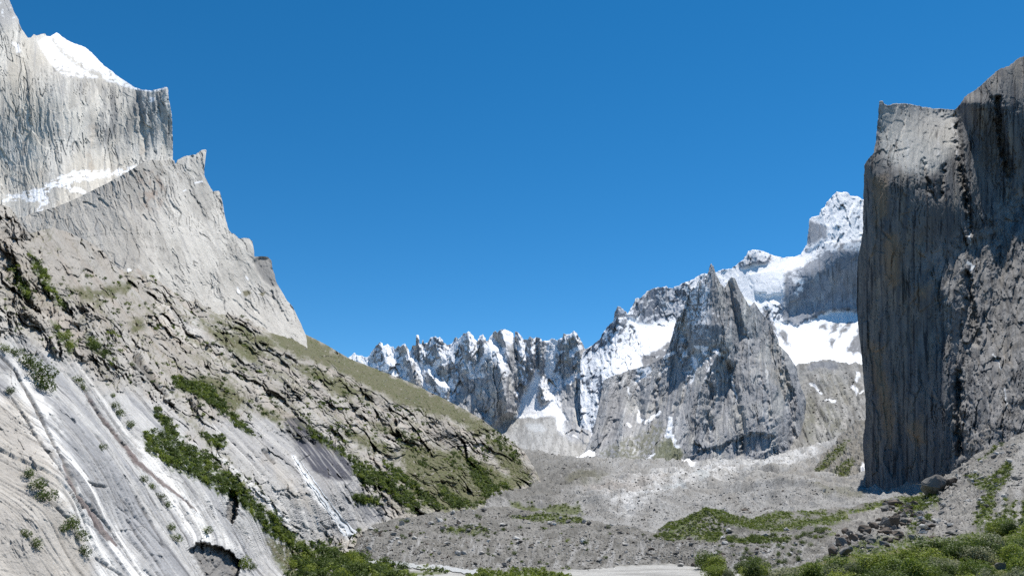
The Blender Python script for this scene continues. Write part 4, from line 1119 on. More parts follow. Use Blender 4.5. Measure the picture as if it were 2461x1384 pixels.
def gl_colour(c):
    X, Yw = c.P[..., 0], c.P[..., 1]
    k = mixc(col(c, .43, .425, .41), (.35, .34, .32), sstep(-.25, .3, fbm(c.px / 60, c.py / 22, 4, 711)))
    white = polys(c, [[(1440, 1190), (1560, 1160), (1700, 1130), (1880, 1105), (1990, 1070), (1960, 1110), (1850, 1140), (1760, 1160), (1640, 1190), (1560, 1225), (1500, 1245), (1440, 1215)]], feather=18, warp=12, wl=40)
    k = mixc(k, (.80, .80, .79), .85 * white * sstep(-.4, .15, fbm(c.px / 30, c.py / 8, 4, 713)))
    br = polys(c, [[(1380, 1185), (1470, 1175), (1600, 1165), (1560, 1190), (1500, 1225), (1460, 1215)]], feather=10, warp=8)
    k = mixc(k, (.41, .375, .34), .65 * br)
    lf = polys(c, [[(1240, 1080), (1400, 1110), (1480, 1150), (1420, 1170), (1360, 1190), (1330, 1230), (1180, 1240)]], feather=16, warp=10, wl=30)
    k = mixc(k, (.215, .208, .19), .8 * lf)
    ol = polys(c, [[(1360, 1170), (1395, 1142), (1420, 1150), (1470, 1165), (1400, 1180)], [(1940, 1195), (2080, 1200), (2080, 1215), (1990, 1222)]], feather=6, warp=6)
    k = mixc(k, (.16, .155, .09), .55 * ol)
    k = k * .72
    gr = polys(c, [[(1230, 1236), (1290, 1232), (1400, 1238), (1410, 1250), (1300, 1250), (1230, 1246)]], feather=4, warp=5)
    k = mixc(k, (.10, .12, .035), .85 * gr)
    # bare ice walls
    ice = polys(c, [[(1590, 1190), (1640, 1182), (1660, 1195), (1640, 1205), (1600, 1205)], [(1660, 1165), (1700, 1160), (1720, 1172), (1690, 1178)]], feather=4, warp=5)
    k = mixc(k, (.36, .40, .42), .5 * ice)
    k *= (1 + .35 * fbm(c.px / 6, c.py / 2.2, 4, 715))[..., None]
    k = mixc(k, (.42, .41, .40), .5 * sstep(.05, .2, c.st) * (c.h3 > .5))
    k = mixc(k, (.08, .078, .074), .6 * sstep(.25, .4, fbm(c.px / 7, c.py / 2.5, 3, 717)))
    s = polys(c, [[(1385, 1106), (1398, 1090), (1430, 1072), (1428, 1082), (1420, 1105), (1402, 1110)], [(1640, 1116), (1665, 1114), (1690, 1120), (1660, 1128)]], feather=2, warp=2)
    return mixc(k, SNOW, s)


patch('glacier', [(1180, 1060), (1240, 1078), (1280, 1092), (1330, 1099), (1400, 1107), (1480, 1111), (1560, 1116), (1600, 1109), (1640, 1112), (1680, 1119), (1760, 1118), (1850, 1110), (1890, 1094), (1930, 1080), (1970, 1070), (2010, 1058), (2060, 1048), (2160, 1030), (2270, 1010)],
      [(1100, 1300), (1300, 1320), (1600, 1330), (1900, 1320), (2160, 1290), (2270, 1280)], step=2.0, vstep=1.1, lam=5e-3,
      ctrl=[(1180, 1062, 2300), (1300, 1097, 2050), (1480, 1111, 1950), (1680, 1119, 1900), (1890, 1095, 1950), (2060, 1048, 1950), (1330, 1160, 1150), (1220, 1150, 1300), (1280, 1215, 680), (1200, 1210, 860), (1120, 1235, 700), (1500, 1250, 470), (1500, 1180, 820), (1700, 1210, 590), (1900, 1210, 560), (1950, 1130, 1150), (2050, 1215, 600), (2180, 1200, 585), (1500, 1300, 410), (1800, 1290, 430), (1200, 1290, 480), (2100, 1280, 430), (1650, 1150, 1150), (1850, 1150, 1000)],
      normal=gl_normal, colour=gl_colour, mat=M_glac, jag=1.5, jseed=165, back=10, drop=1.0, label='pale debris-covered glacier winding down the valley')


# slope of rubble and turf at the foot of the cliff
def l10_colour(c):
    k = mixc(col(c, .24, .23, .21), (.17, .163, .147), sstep(-.2, .3, fbm(c.px / 14, c.py / 14, 4, 721)))
    g = polys(c, [[(1950, 1150), (1975, 1110), (2010, 1070), (2040, 1055), (2030, 1080), (1990, 1120), (1965, 1155)], [(1975, 1185), (2000, 1140), (2030, 1110), (2050, 1100), (2040, 1140), (2010, 1190)], [(1990, 1190), (2075, 1195), (2080, 1206), (2000, 1205)], [(1930, 1185), (1955, 1180), (1950, 1192)]], feather=6, warp=8)
    k = mixc(k, (.115, .13, .05), .85 * g * sstep(-.4, .05, fbm(c.px / 6, c.py / 6, 4, 723)))
    k = mixc(k, (.07, .068, .065), .6 * sstep(.22, .38, fbm(c.px / 5, c.py / 4, 3, 725)))
    s = poly_mask(c, [(2056, 1165), (2066, 1140), (2073, 1112), (2084, 1112), (2084, 1205), (2068, 1190)], 2, 2)
    return mixc(k, SNOW, s)


patch('cliff_foot_slope', [(1925, 1190), (1935, 1165), (1950, 1140), (1968, 1108), (1985, 1086), (2000, 1066), (2020, 1045), (2040, 1024), (2062, 1010), (2100, 1000)],
      [(1925, 1200), (1960, 1212), (2000, 1222), (2100, 1230)], step=1.6,
      ctrl=[(1925, 1195, 760), (1985, 1086, 980), (2040, 1024, 1080), (2100, 1000, 1080), (2100, 1225, 690), (2000, 1215, 720), (2030, 1120, 860)],
      normal=lambda c: 5 * fbm(c.px / 26, c.py / 30, 4, 731) + 2.6 * blocks(c.px / 8, c.py / 7, 732, 1.4, .2)[0] + 1.2 * blocks(c.px / 4, c.py / 3.5, 733, 1.4, .2)[0],
      colour=l10_colour, mat=M_glac, jag=1.5, jseed=185, back=60, drop=0.6, label='rubble slope with green turf beside the foot of the dark cliff')


def mor_normal(c):
    X, Yw = c.P[..., 0], c.P[..., 1]
    n = 3.2 * fbm(X / 28, c.P[..., 2] / 12 + Yw / 40, 4, 741) + .9 * fbm(X / 6, Yw / 8, 4, 742)
    # rills down the bank
    n += c.bank * 1.6 * ridged(X / 7 + .5 * fbm(X / 12, Yw / 12, 2, 744), c.P[..., 2] / 26, 3, 743)
    e, bx, by, h1, h2, h3 = cells(X / 1.5, (Yw + 2.2 * c.P[..., 2]) / 2.2, 745)
    dens = .4 * fbm(X / 22, Yw / 22, 3, 747)
    c.st = np.clip((.15 + .3 * h2) - np.hypot(bx, by), 0, 1) * (h1 > .75 - dens); c.h3 = h3
    e, bx, by, h1, h2, h3 = cells(X / .7, (Yw + 2.2 * c.P[..., 2]) / 1.0, 746)
    c.st2 = np.clip((.15 + .3 * h2) - np.hypot(bx, by), 0, 1) * (h1 > .65 - dens)
    return n * .7 + 1.6 * c.st + .8 * c.st2


def mor_colour(c, greens, soft=.0):
    X, Yw = c.P[..., 0], c.P[..., 1]
    k = mixc(col(c, .215, .207, .19), (.145, .139, .124), sstep(-.25, .3, fbm(c.px / 50, c.py / 20, 4, 751)))
    k = mixc(k, (.33, .325, .315), .75 * sstep(.05, .3, fbm(c.px / 16 + c.py / 40, c.py / 50, 4, 752)) * c.bank)
    k *= (1 + .4 * fbm(c.px / 5, c.py / 3, 4, 753))[..., None]
    k = mixc(k, (.38, .37, .35), .6 * sstep(.06, .2, c.st) * (c.h3 > .45))
    k = mixc(k, (.06, .058, .05), .6 * sstep(.2, .36, fbm(c.px / 5, c.py / 3, 3, 755)))
    g = polys(c, greens, feather=5, warp=6, wl=16)
    g = g * sstep(-.32, .0, fbm(c.px / 6, c.py / 4, 4, 757))
    c.green = g
    n = fbm(c.px / 20, c.py / 10, 3, 758)
    return mixc(k, mixc(col(c, .085, .115, .026), (.125, .14, .04), sstep(-.2, .3, n)), .92 * g)


V2_G = [[(1225, 1238), (1300, 1236), (1400, 1243), (1412, 1252), (1300, 1252), (1230, 1248)], [(1070, 1270), (1130, 1272), (1180, 1278), (1120, 1284), (1075, 1282)]]
V3_G = [[(1650, 1243), (1680, 1230), (1703, 1218), (1730, 1226), (1790, 1244), (1830, 1240), (1900, 1230), (1905, 1244), (1860, 1256), (1790, 1262), (1740, 1258), (1700, 1235), (1670, 1250), (1620, 1268), (1590, 1270), (1600, 1250)],
        [(1915, 1226), (1980, 1224), (1985, 1234), (1920, 1238)], [(1740, 1262), (1850, 1258), (1950, 1246), (2050, 1226), (2110, 1205), (2190, 1192), (2200, 1198), (2120, 1225), (2050, 1245), (1960, 1262), (1880, 1274), (1800, 1270)],
        [(1670, 1297), (1700, 1275), (1730, 1268), (1740, 1285), (1720, 1300)], [(1850, 1272), (1885, 1268), (1885, 1278), (1850, 1280)], [(1750, 1296), (1800, 1290), (1900, 1295), (1900, 1302), (1770, 1304)],
        [(1995, 1285), (2025, 1270), (2030, 1300), (2000, 1310)], [(1570, 1285), (1640, 1260), (1700, 1250), (1690, 1280), (1640, 1300), (1600, 1305)]]


def v2_normal(c):
    c.bank = sstep(1275, 1300, c.py); return mor_normal(c)


patch('left_moraine', [(846, 1335), (856, 1312), (864, 1292), (880, 1275), (900, 1262), (931, 1252), (980, 1242), (1025, 1232), (1045, 1227), (1069, 1231), (1114, 1231), (1138, 1223), (1155, 1220), (1185, 1218), (1215, 1217), (1260, 1224), (1320, 1231), (1380, 1238), (1450, 1256), (1500, 1264), (1540, 1271), (1580, 1284), (1602, 1305), (1612, 1330)],
      [(840, 1345), (900, 1356), (1000, 1370), (1100, 1378), (1250, 1384), (1400, 1376), (1500, 1366), (1620, 1360)], step=1.7, lam=2e-3,
      ctrl=[(846, 1335, 332), (864, 1292, 345), (980, 1242, 400), (1150, 1221, 430), (1300, 1230, 420), (1450, 1256, 385), (1580, 1284, 350), (1612, 1330, 325), (900, 1356, 302), (1100, 1378, 270), (1250, 1384, 264), (1400, 1376, 272), (1600, 1360, 294), (1000, 1290, 345), (1200, 1280, 352), (1400, 1290, 338), (1200, 1330, 306), (1400, 1330, 308), (1000, 1335, 314)],
      normal=v2_normal, colour=lambda c: mor_colour(c, V2_G), mat=M_debris, jag=1.0, jseed=205, back=40, drop=0.35, label='rubbly grey moraine mound in front of the glacier')


def v3_normal(c):
    c.bank = sstep(1300, 1312, c.py); return mor_normal(c)


patch('right_moraine', [(1556, 1300), (1575, 1280), (1600, 1258), (1650, 1243), (1685, 1228), (1703, 1218), (1726, 1223), (1758, 1235), (1783, 1241), (1809, 1245), (1823, 1241), (1864, 1231), (1905, 1230), (1945, 1225), (1986, 1222), (2006, 1219), (2047, 1218), (2100, 1203), (2150, 1194), (2220, 1192)],
      [(1600, 1352), (1660, 1370), (1740, 1376), (1820, 1384), (1900, 1390), (2000, 1390), (2220, 1370)], step=1.7, lam=2e-3,
      ctrl=[(1556, 1300, 335), (1600, 1258, 355), (1703, 1218, 380), (1809, 1245, 352), (1905, 1230, 385), (2006, 1219, 425), (2100, 1203, 470), (2220, 1192, 515), (1600, 1352, 302), (1740, 1376, 268), (1820, 1384, 262), (2000, 1390, 252), (2200, 1350, 280), (1700, 1305, 318), (1850, 1305, 315), (2000, 1300, 318), (2150, 1260, 365), (1720, 1260, 352), (1850, 1262, 345), (1850, 1345, 282)],
      normal=v3_normal, colour=lambda c: mor_colour(c, V3_G), mat=M_debris, jag=0.8, jseed=225, back=40, drop=0.35, label='grassy lateral moraine on the right of the glacier')


# talus fan under the cliff
def fan_normal(c):
    X, Yw = c.P[..., 0], c.P[..., 1]
    e, bx, by, h1, h2, h3 = cells(X / 3.2, Yw / 5, 771)
    e, bx2, by2, g1, g2, g3 = cells(X / 1.4, Yw / 2.4, 772)
    dens = .35 * fbm(X / 40, Yw / 50, 3, 774)
    c.st = np.clip((.2 + .3 * h2) - np.hypot(bx, by), 0, 1) * (h1 > .6 - dens); c.h3 = h3
    c.st2 = np.clip((.2 + .3 * g2) - np.hypot(bx2, by2), 0, 1) * (g1 > .5 - dens)
    return 3 * fbm(X / 30, Yw / 60, 4, 773) + 3.0 * c.st + 1.3 * c.st2


FAN_G = [[(2150, 1245), (2165, 1210), (2200, 1190), (2255, 1190), (2265, 1210), (2220, 1225), (2180, 1240)], [(2380, 1090), (2400, 1065), (2410, 1058), (2400, 1085), (2350, 1110)], [(2180, 1265), (2235, 1235), (2240, 1250), (2200, 1275)],
         [(2330, 1150), (2350, 1140), (2360, 1150), (2335, 1160)], [(2345, 1165), (2380, 1140), (2420, 1110), (2440, 1120), (2420, 1160), (2390, 1185), (2370, 1180)], [(2340, 1230), (2370, 1200), (2400, 1180), (2380, 1240), (2350, 1280)],
         [(2370, 1270), (2400, 1230), (2420, 1200), (2418, 1260), (2380, 1300)], [(2410, 1290), (2430, 1200), (2440, 1200), (2440, 1290)], [(2452, 1290), (2456, 1200), (2480, 1180), (2500, 1300)], [(2100, 1300), (2200, 1290), (2461, 1270), (2500, 1400), (1900, 1400), (2000, 1340)], [(2170, 1285), (2200, 1270), (2205, 1285), (2180, 1295)]]


def fan_colour(c):
    k = mixc(col(c, .25, .24, .22), (.19, .18, .165), sstep(-.2, .3, fbm(c.px / 30, c.py / 26, 4, 781)))
    k = mixc(k, (.40, .385, .36), .7 * sstep(.05, .2, c.st) * (c.h3 > .5))
    k *= (1 + .4 * fbm(c.px / 5, c.py / 3.5, 4, 782))[..., None]
    k = mixc(k, (.06, .058, .055), .6 * sstep(.2, .36, fbm(c.px / 6, c.py / 4, 3, 783)))
    sand = strokes(c, [[(2461, 1070, 12), (2440, 1130, 10), (2420, 1180, 5), (2390, 1250, 4), (2370, 1300, 3)], [(2470, 1120, 10), (2440, 1200, 5), (2415, 1290, 3)], [(2450, 1180, 6), (2448, 1290, 5)]], feather=4, warp=3)
    k = mixc(k, (.34, .33, .31), .8 * sand)
    g = polys(c, FAN_G, feather=6, warp=8, wl=18) * sstep(-.32, .02, fbm(c.px / 6, c.py / 5, 4, 785)) * (1 - .9 * sand)
    c.green = g
    return mixc(k, mixc(col(c, .075, .105, .028), (.12, .14, .042), sstep(-.2, .3, fbm(c.px / 18, c.py / 12, 3, 786))), .92 * g)


patch('talus_fan', [(2060, 1216), (2100, 1206), (2160, 1198), (2200, 1192), (2216, 1182), (2260, 1152), (2310, 1126), (2350, 1094), (2400, 1068), (2461, 1036), (2600, 965), (2750, 900)],
      [(1900, 1400), (2000, 1360), (2200, 1350), (2461, 1350), (2750, 1350)],
      L=[(2060, 1216), (2020, 1270), (1960, 1330), (1900, 1400)], step=1.9, lam=2e-3,
      ctrl=[(2060, 1216, 470), (2200, 1192, 535), (2310, 1126, 505), (2400, 1068, 475), (2461, 1036, 450), (2750, 900, 340), (2000, 1300, 306), (1960, 1350, 268), (2100, 1260, 335), (2200, 1240, 350), (2200, 1330, 225), (2350, 1200, 330), (2461, 1150, 320), (2461, 1290, 215), (2750, 1250, 200), (2350, 1320, 215)],
      normal=fan_normal, colour=fan_colour, mat=M_debris, jag=1.0, jseed=245, back=6, drop=1.0, label='boulder-strewn talus fan below the dark cliff')


# near shrubby ground, bottom right
def near_colour(c):
    k = mixc(col(c, .085, .10, .032), (.15, .14, .06), sstep(-.1, .35, fbm(c.px / 26, c.py / 14, 4, 791)))
    s = sstep(.28, .4, fbm(c.px / 34, c.py / 12, 4, 793))
    return mixc(k, (.24, .23, .205), .8 * s)


patch('near_meadow', [(1830, 1400), (1880, 1372), (1950, 1352), (2050, 1332), (2150, 1318), (2250, 1306), (2350, 1296), (2461, 1284), (2600, 1276), (2750, 1270)],
      [(1760, 1620), (2100, 1620), (2461, 1620), (2800, 1620)], step=3.0,
      ctrl=[(1830, 1400, 232), (2050, 1335, 205), (2250, 1308, 195), (2461, 1286, 190), (2750, 1270, 180), (1830, 1500, 150), (2200, 1400, 130), (2461, 1384, 115), (2200, 1600, 72), (2700, 1600, 64)],
      normal=lambda c: 1.2 * fbm(c.P[..., 0] / 14, c.P[..., 1] / 14, 4, 795), colour=near_colour, mat=M_debris, jag=1.0, jseed=265, back=30, drop=0.8, shell='LT', label='green shrubby meadow in the lower right foreground')


# valley floor sheet: pale river sand in view, rising slightly up the valley, a knoll under the camera
def ground_sheet():
    xs = np.r_[np.linspace(-4800, -420, 40), np.linspace(-400, 300, 330), np.linspace(320, 4800, 40)]
    ys = np.r_[np.linspace(-900, 90, 40), np.linspace(100, 420, 260), np.linspace(430, 5800, 60)]
    X, Yw = np.meshgrid(xs, ys)
    base = -25.5 + np.maximum(0, Yw - 380) * .012 + 23.2 * np.exp(-(X ** 2 + (Yw - 0) ** 2) / 52 ** 2)
    Z = base + .22 * fbm(X / 26, Yw / 26, 4, 801) * sstep(60, 200, Yw) + .06 * fbm(X / 4, Yw / 3, 3, 802)
    Z = Z - 40 * sstep(420, 700, Yw)
    P = np.stack([X, Yw, Z], -1)
    c = Ctx()
    Pn = P.copy(); Pn[..., 1] = np.maximum(P[..., 1], 40)
    c.px, c.py = [a.astype(F32) for a in project(Pn)]
    c.wx = c.px; c.P = P; c.N = grid_normals(P); c.nz = c.N[..., 2]
    k = mixc(col(c, .19, .18, .16), (.13, .125, .10), sstep(-.2, .3, fbm(X / 12, Yw / 12, 4, 803)))
    sand = np.maximum(poly_mask(c, [(930, 1340), (1000, 1350), (1100, 1364), (1250, 1374), (1320, 1378), (1370, 1366), (1450, 1360), (1600, 1355), (1700, 1358), (1840, 1368), (1850, 1400), (1000, 1400), (990, 1375), (950, 1358)], 4, 5),
                      poly_mask(c, [(820, 1290), (880, 1262), (910, 1270), (866, 1296), (856, 1330), (900, 1345), (880, 1352), (825, 1320)], 3, 3))
    sd = mixc(col(c, .40, .395, .375), (.30, .295, .28), sstep(.0, .35, fbm(X / 30, Yw / 5, 4, 805)))
    k = mixc(k, sd, sand)
    g = polys(c, [[(1120, 1384), (1150, 1374), (1250, 1370), (1330, 1374), (1380, 1384), (1300, 1400), (1120, 1400)], [(960, 1376), (1060, 1372), (1060, 1380), (980, 1384)]], feather=3, warp=4)
    k = mixc(k, (.10, .12, .04), .85 * g)
    ny, nx = X.shape
    K = np.arange(nx * ny).reshape(ny, nx)
    Q = np.stack([K[:-1, :-1], K[:-1, 1:], K[1:, 1:], K[1:, :-1]], -1).reshape(-1, 4)
    me = quads_mesh('ground', P.reshape(-1, 3), Q, k.reshape(-1, 3))
    me.materials.append(M_debris)
    o = bpy.data.objects.new('ground', me)
    COL.objects.link(o)
    set_props(o, kind='structure', label='flat pale river sand on the valley floor')
    SURF['ground'] = c


ground_sheet()
# ------------------------------------------------------------------ picking points on the built surfaces
ZB_S = 4
ZB = np.full((int(H0) // ZB_S + 120, int(W0) // ZB_S + 200), 1e9)


def zb_idx(px, py):
    return (np.clip((py / ZB_S).astype(int) + 40, 0, ZB.shape[0] - 1), np.clip((px / ZB_S).astype(int) + 60, 0, ZB.shape[1] - 1))


for nm, c in SURF.items():
    qx, qy = project(np.maximum(c.P, [-1e9, 5, -1e9]))
    c.qx, c.qy = qx.ravel(), qy.ravel()
    c.Pf = c.P.reshape(-1, 3); c.Nf = c.N.reshape(-1, 3)
    ok = c.Pf[:, 1] > 20
    i, j = zb_idx(c.qx[ok], c.qy[ok])
    c.zb = np.full(ZB.shape, 1e9)
    np.minimum.at(c.zb, (i, j), c.Pf[ok, 1])
    for _ in range(1):       # close pinholes
        z = c.zb
        m = np.minimum(np.minimum(np.roll(z, 1, 0), np.roll(z, -1, 0)), np.minimum(np.roll(z, 1, 1), np.roll(z, -1, 1)))
        c.zb = np.where(z > 1e8, m, z)
    ZB = np.minimum(ZB, c.zb)


def visible(c):
    i, j = zb_idx(c.qx, c.qy)
    d = c.Pf[:, 1]
    return (c.zb[i, j] <= ZB[i, j] * 1.0005) & (d < c.zb[i, j] * 1.06 + 1) & (d > 40)


def in_frame(c, m=75):
    return (c.qx > -m) & (c.qx < W0 + m) & (c.qy > -m) & (c.qy < H0 + m)


def pick(names, x, y):
    """nearest visible surface point to a photo point"""
    best = None
    for nm in names:
        c = SURF[nm]
        if not hasattr(c, 'vis'): c.vis = visible(c)
        d = (c.qx - x) ** 2 + (c.qy - y) ** 2 + np.where(c.vis, 0, 1e5)
        k = int(d.argmin())
        if best is None or d[k] < best[0]:
            best = (d[k], c.Pf[k], c.Nf[k])
    return best[1], best[2]


def scatter(name, n, pts=None, mask=None, feather=6, warp=8, seed=1):
    """n visible surface points, evenly spread over the picture, inside polygons pts (or weighted by mask)"""
    c = SURF[name]
    if not hasattr(c, 'vis'): c.vis = visible(c)
    w = (c.vis & in_frame(c)).astype(float)
    if pts is not None:
        w *= polys(c, pts, feather=feather, warp=warp).ravel()
    if mask is not None:
        w *= mask(c).ravel()
    r = np.random.default_rng(seed)
    if w.sum() <= 0: return np.zeros((0, 3)), np.zeros((0, 3)), np.zeros(0), np.zeros(0)
    k = r.choice(len(w), size=n, p=w / w.sum())
    return c.Pf[k], c.Nf[k], c.qx[k], c.qy[k]


# ------------------------------------------------------------------ materials of loose things
def rock_mat(name, a, b, scale=1.2):
    m = bpy.data.materials.new(name); m.use_nodes = True
    nt = m.node_tree; bs = nt.nodes['Principled BSDF']
    bs.inputs['Roughness'].default_value = .92; bs.inputs['Specular IOR Level'].default_value = .2
    tc = nd(nt, 'ShaderNodeTexCoord')
    n = nd(nt, 'ShaderNodeTexNoise'); n.inputs['Scale'].default_value = scale; n.inputs['Detail'].default_value = 8; n.inputs['Roughness'].default_value = .7
    nt.links.new(tc.outputs['Object'], n.inputs['Vector'])
    r = nd(nt, 'ShaderNodeValToRGB'); r.color_ramp.elements[0].position = .32; r.color_ramp.elements[1].position = .68
    r.color_ramp.elements[0].color = (*a, 1); r.color_ramp.elements[1].color = (*b, 1)
    nt.links.new(n.outputs['Fac'], r.inputs['Fac'])
    oi = nd(nt, 'ShaderNodeObjectInfo')
    mr = nd(nt, 'ShaderNodeMapRange'); mr.inputs['To Min'].default_value = .78; mr.inputs['To Max'].default_value = 1.22
    nt.links.new(oi.outputs['Random'], mr.inputs['Value'])
    sc = nd(nt, 'ShaderNodeVectorMath', operation='SCALE')
    nt.links.new(r.outputs['Color'], sc.inputs[0]); nt.links.new(mr.outputs[0], sc.inputs['Scale'])
    nt.links.new(sc.outputs[0], bs.inputs['Base Color'])
    bp = nd(nt, 'ShaderNodeBump'); bp.inputs['Strength'].default_value = .6; bp.inputs['Distance'].default_value = .15
    nt.links.new(n.outputs['Fac'], bp.inputs['Height']); nt.links.new(bp.outputs[0], bs.inputs['Normal'])
    return m


def leaf_mat(name, a, b):
    m = bpy.data.materials.new(name); m.use_nodes = True
    nt = m.node_tree; bs = nt.nodes['Principled BSDF']; out = nt.nodes['Material Output']
    bs.inputs['Roughness'].default_value = .6; bs.inputs['Specular IOR Level'].default_value = .25
    geo = nd(nt, 'ShaderNodeNewGeometry'); oi = nd(nt, 'ShaderNodeObjectInfo')
    ad = nd(nt, 'ShaderNodeMath', operation='ADD'); nt.links.new(geo.outputs['Random Per Island'], ad.inputs[0]); nt.links.new(oi.outputs['Random'], ad.inputs[1])
    ml = nd(nt, 'ShaderNodeMath', operation='MULTIPLY'); ml.inputs[1].default_value = .5; nt.links.new(ad.outputs[0], ml.inputs[0])
    r = nd(nt, 'ShaderNodeValToRGB'); r.color_ramp.elements[0].position = .15; r.color_ramp.elements[1].position = .85
    r.color_ramp.elements[0].color = (*a, 1); r.color_ramp.elements[1].color = (*b, 1)
    nt.links.new(ml.outputs[0], r.inputs['Fac']); nt.links.new(r.outputs['Color'], bs.inputs['Base Color'])
    tr = nd(nt, 'ShaderNodeBsdfTranslucent'); nt.links.new(r.outputs['Color'], tr.inputs['Color'])
    mx = nd(nt, 'ShaderNodeMixShader'); mx.inputs['Fac'].default_value = .38
    nt.links.new(bs.outputs[0], mx.inputs[1]); nt.links.new(tr.outputs[0], mx.inputs[2]); nt.links.new(mx.outputs[0], out.inputs['Surface'])
    return m


def plain_mat(name, colr, rough=.8):
    m = bpy.data.materials.new(name); m.use_nodes = True
    nt = m.node_tree; bs = nt.nodes['Principled BSDF']; bs.inputs['Roughness'].default_value = rough
    n = nd(nt, 'ShaderNodeTexNoise'); n.inputs['Scale'].default_value = 3; n.inputs['Detail'].default_value = 6
    tc = nd(nt, 'ShaderNodeTexCoord'); nt.links.new(tc.outputs['Object'], n.inputs['Vector'])
    r = nd(nt, 'ShaderNodeValToRGB')
    r.color_ramp.elements[0].color = (*[v * .7 for v in colr], 1); r.color_ramp.elements[1].color = (*[min(.95, v * 1.2) for v in colr], 1)
    nt.links.new(n.outputs['Fac'], r.inputs['Fac']); nt.links.new(r.outputs['Color'], bs.inputs['Base Color'])
    return m


M_pale = rock_mat('pale_granite_boulder', (.28, .27, .25), (.56, .545, .51))
M_grey = rock_mat('grey_granite_boulder', (.11, .105, .10), (.24, .23, .21))
M_brown = rock_mat('dark_brown_boulder', (.07, .058, .048), (.17, .14, .115))
M_leaf = leaf_mat('shrub_leaves', (.045, .075, .015), (.13, .18, .036))
M_leaf_b = leaf_mat('bright_willow_leaves', (.10, .15, .02), (.28, .33, .055))
M_leaf_g = leaf_mat('sage_willow_leaves', (.14, .165, .085), (.28, .29, .17))
M_grass = leaf_mat('turf_blades', (.10, .15, .02), (.20, .26, .045))
M_bark = plain_mat('bark', (.10, .08, .06))
M_water = plain_mat('white_water', (.76, .78, .79), .35)
M_stream = plain_mat('milky_stream_water', (.58, .58, .56), .25)


# ------------------------------------------------------------------ boulder shapes
def boulder_mesh(seed, mat, detail):
    r = random.Random(seed)
    bm = bmesh.new()
    sx, sy, sz = r.uniform(.75, 1.15), r.uniform(.6, .95), r.uniform(.45, .75)
    for _ in range(10 if not detail else 12):
        v = Vector((r.gauss(0, 1), r.gauss(0, 1), r.gauss(0, 1))).normalized() * r.uniform(.8, 1.05)
        bm.verts.new((v.x * sx * .5, v.y * sy * .5, v.z * sz * .5))
    h = bmesh.ops.convex_hull(bm, input=list(bm.verts))
    bmesh.ops.delete(bm, geom=[g for g in h['geom_interior'] if isinstance(g, bmesh.types.BMVert)], context='VERTS')
    if detail:
        bmesh.ops.bevel(bm, geom=list(bm.edges), offset=.022, segments=1, affect='EDGES')
        bmesh.ops.triangulate(bm, faces=list(bm.faces))
        bmesh.ops.subdivide_edges(bm, edges=[e for e in bm.edges if e.calc_length() > .12], cuts=2, use_grid_fill=True)
        bmesh.ops.triangulate(bm, faces=list(bm.faces))
        co = np.array([v.co[:] for v in bm.verts])
        n = .06 * fbm(co[:, 0] * 5 + seed, co[:, 1] * 6 + co[:, 2] * 5, 4, seed) + .03 * fbm(co[:, 2] * 5 + 3, co[:, 0] * 5 - co[:, 1] * 3, 3, seed + 1)
        for v, d in zip(bm.verts, n):
            v.co += v.co.normalized() * float(d)
    me = bpy.data.meshes.new('boulder')
    bm.to_mesh(me); bm.free()
    me.materials.append(mat)
    return me


BM = {k: [boulder_mesh(100 * i + j, m, True) for j in range(7)] for i, (k, m) in enumerate((('pale', M_pale), ('grey', M_grey), ('brown', M_brown)))}
PX = FPX


def obj_at(name, me, P, size, rz=None, N=None, sink=.25, sq=(1, 1, 1), tilt=.3):
    o = bpy.data.objects.new(name, me)
    o.location = Vector(P) + Vector((0, 0, size * sq[2] * (.5 - .5 * sink) * .4))
    o.scale = (size * sq[0], size * sq[1], size * sq[2])
    o.rotation_euler = (random.uniform(-tilt, tilt), random.uniform(-tilt, tilt), random.uniform(0, 6.28) if rz is None else rz)
    COL.objects.link(o)
    return o


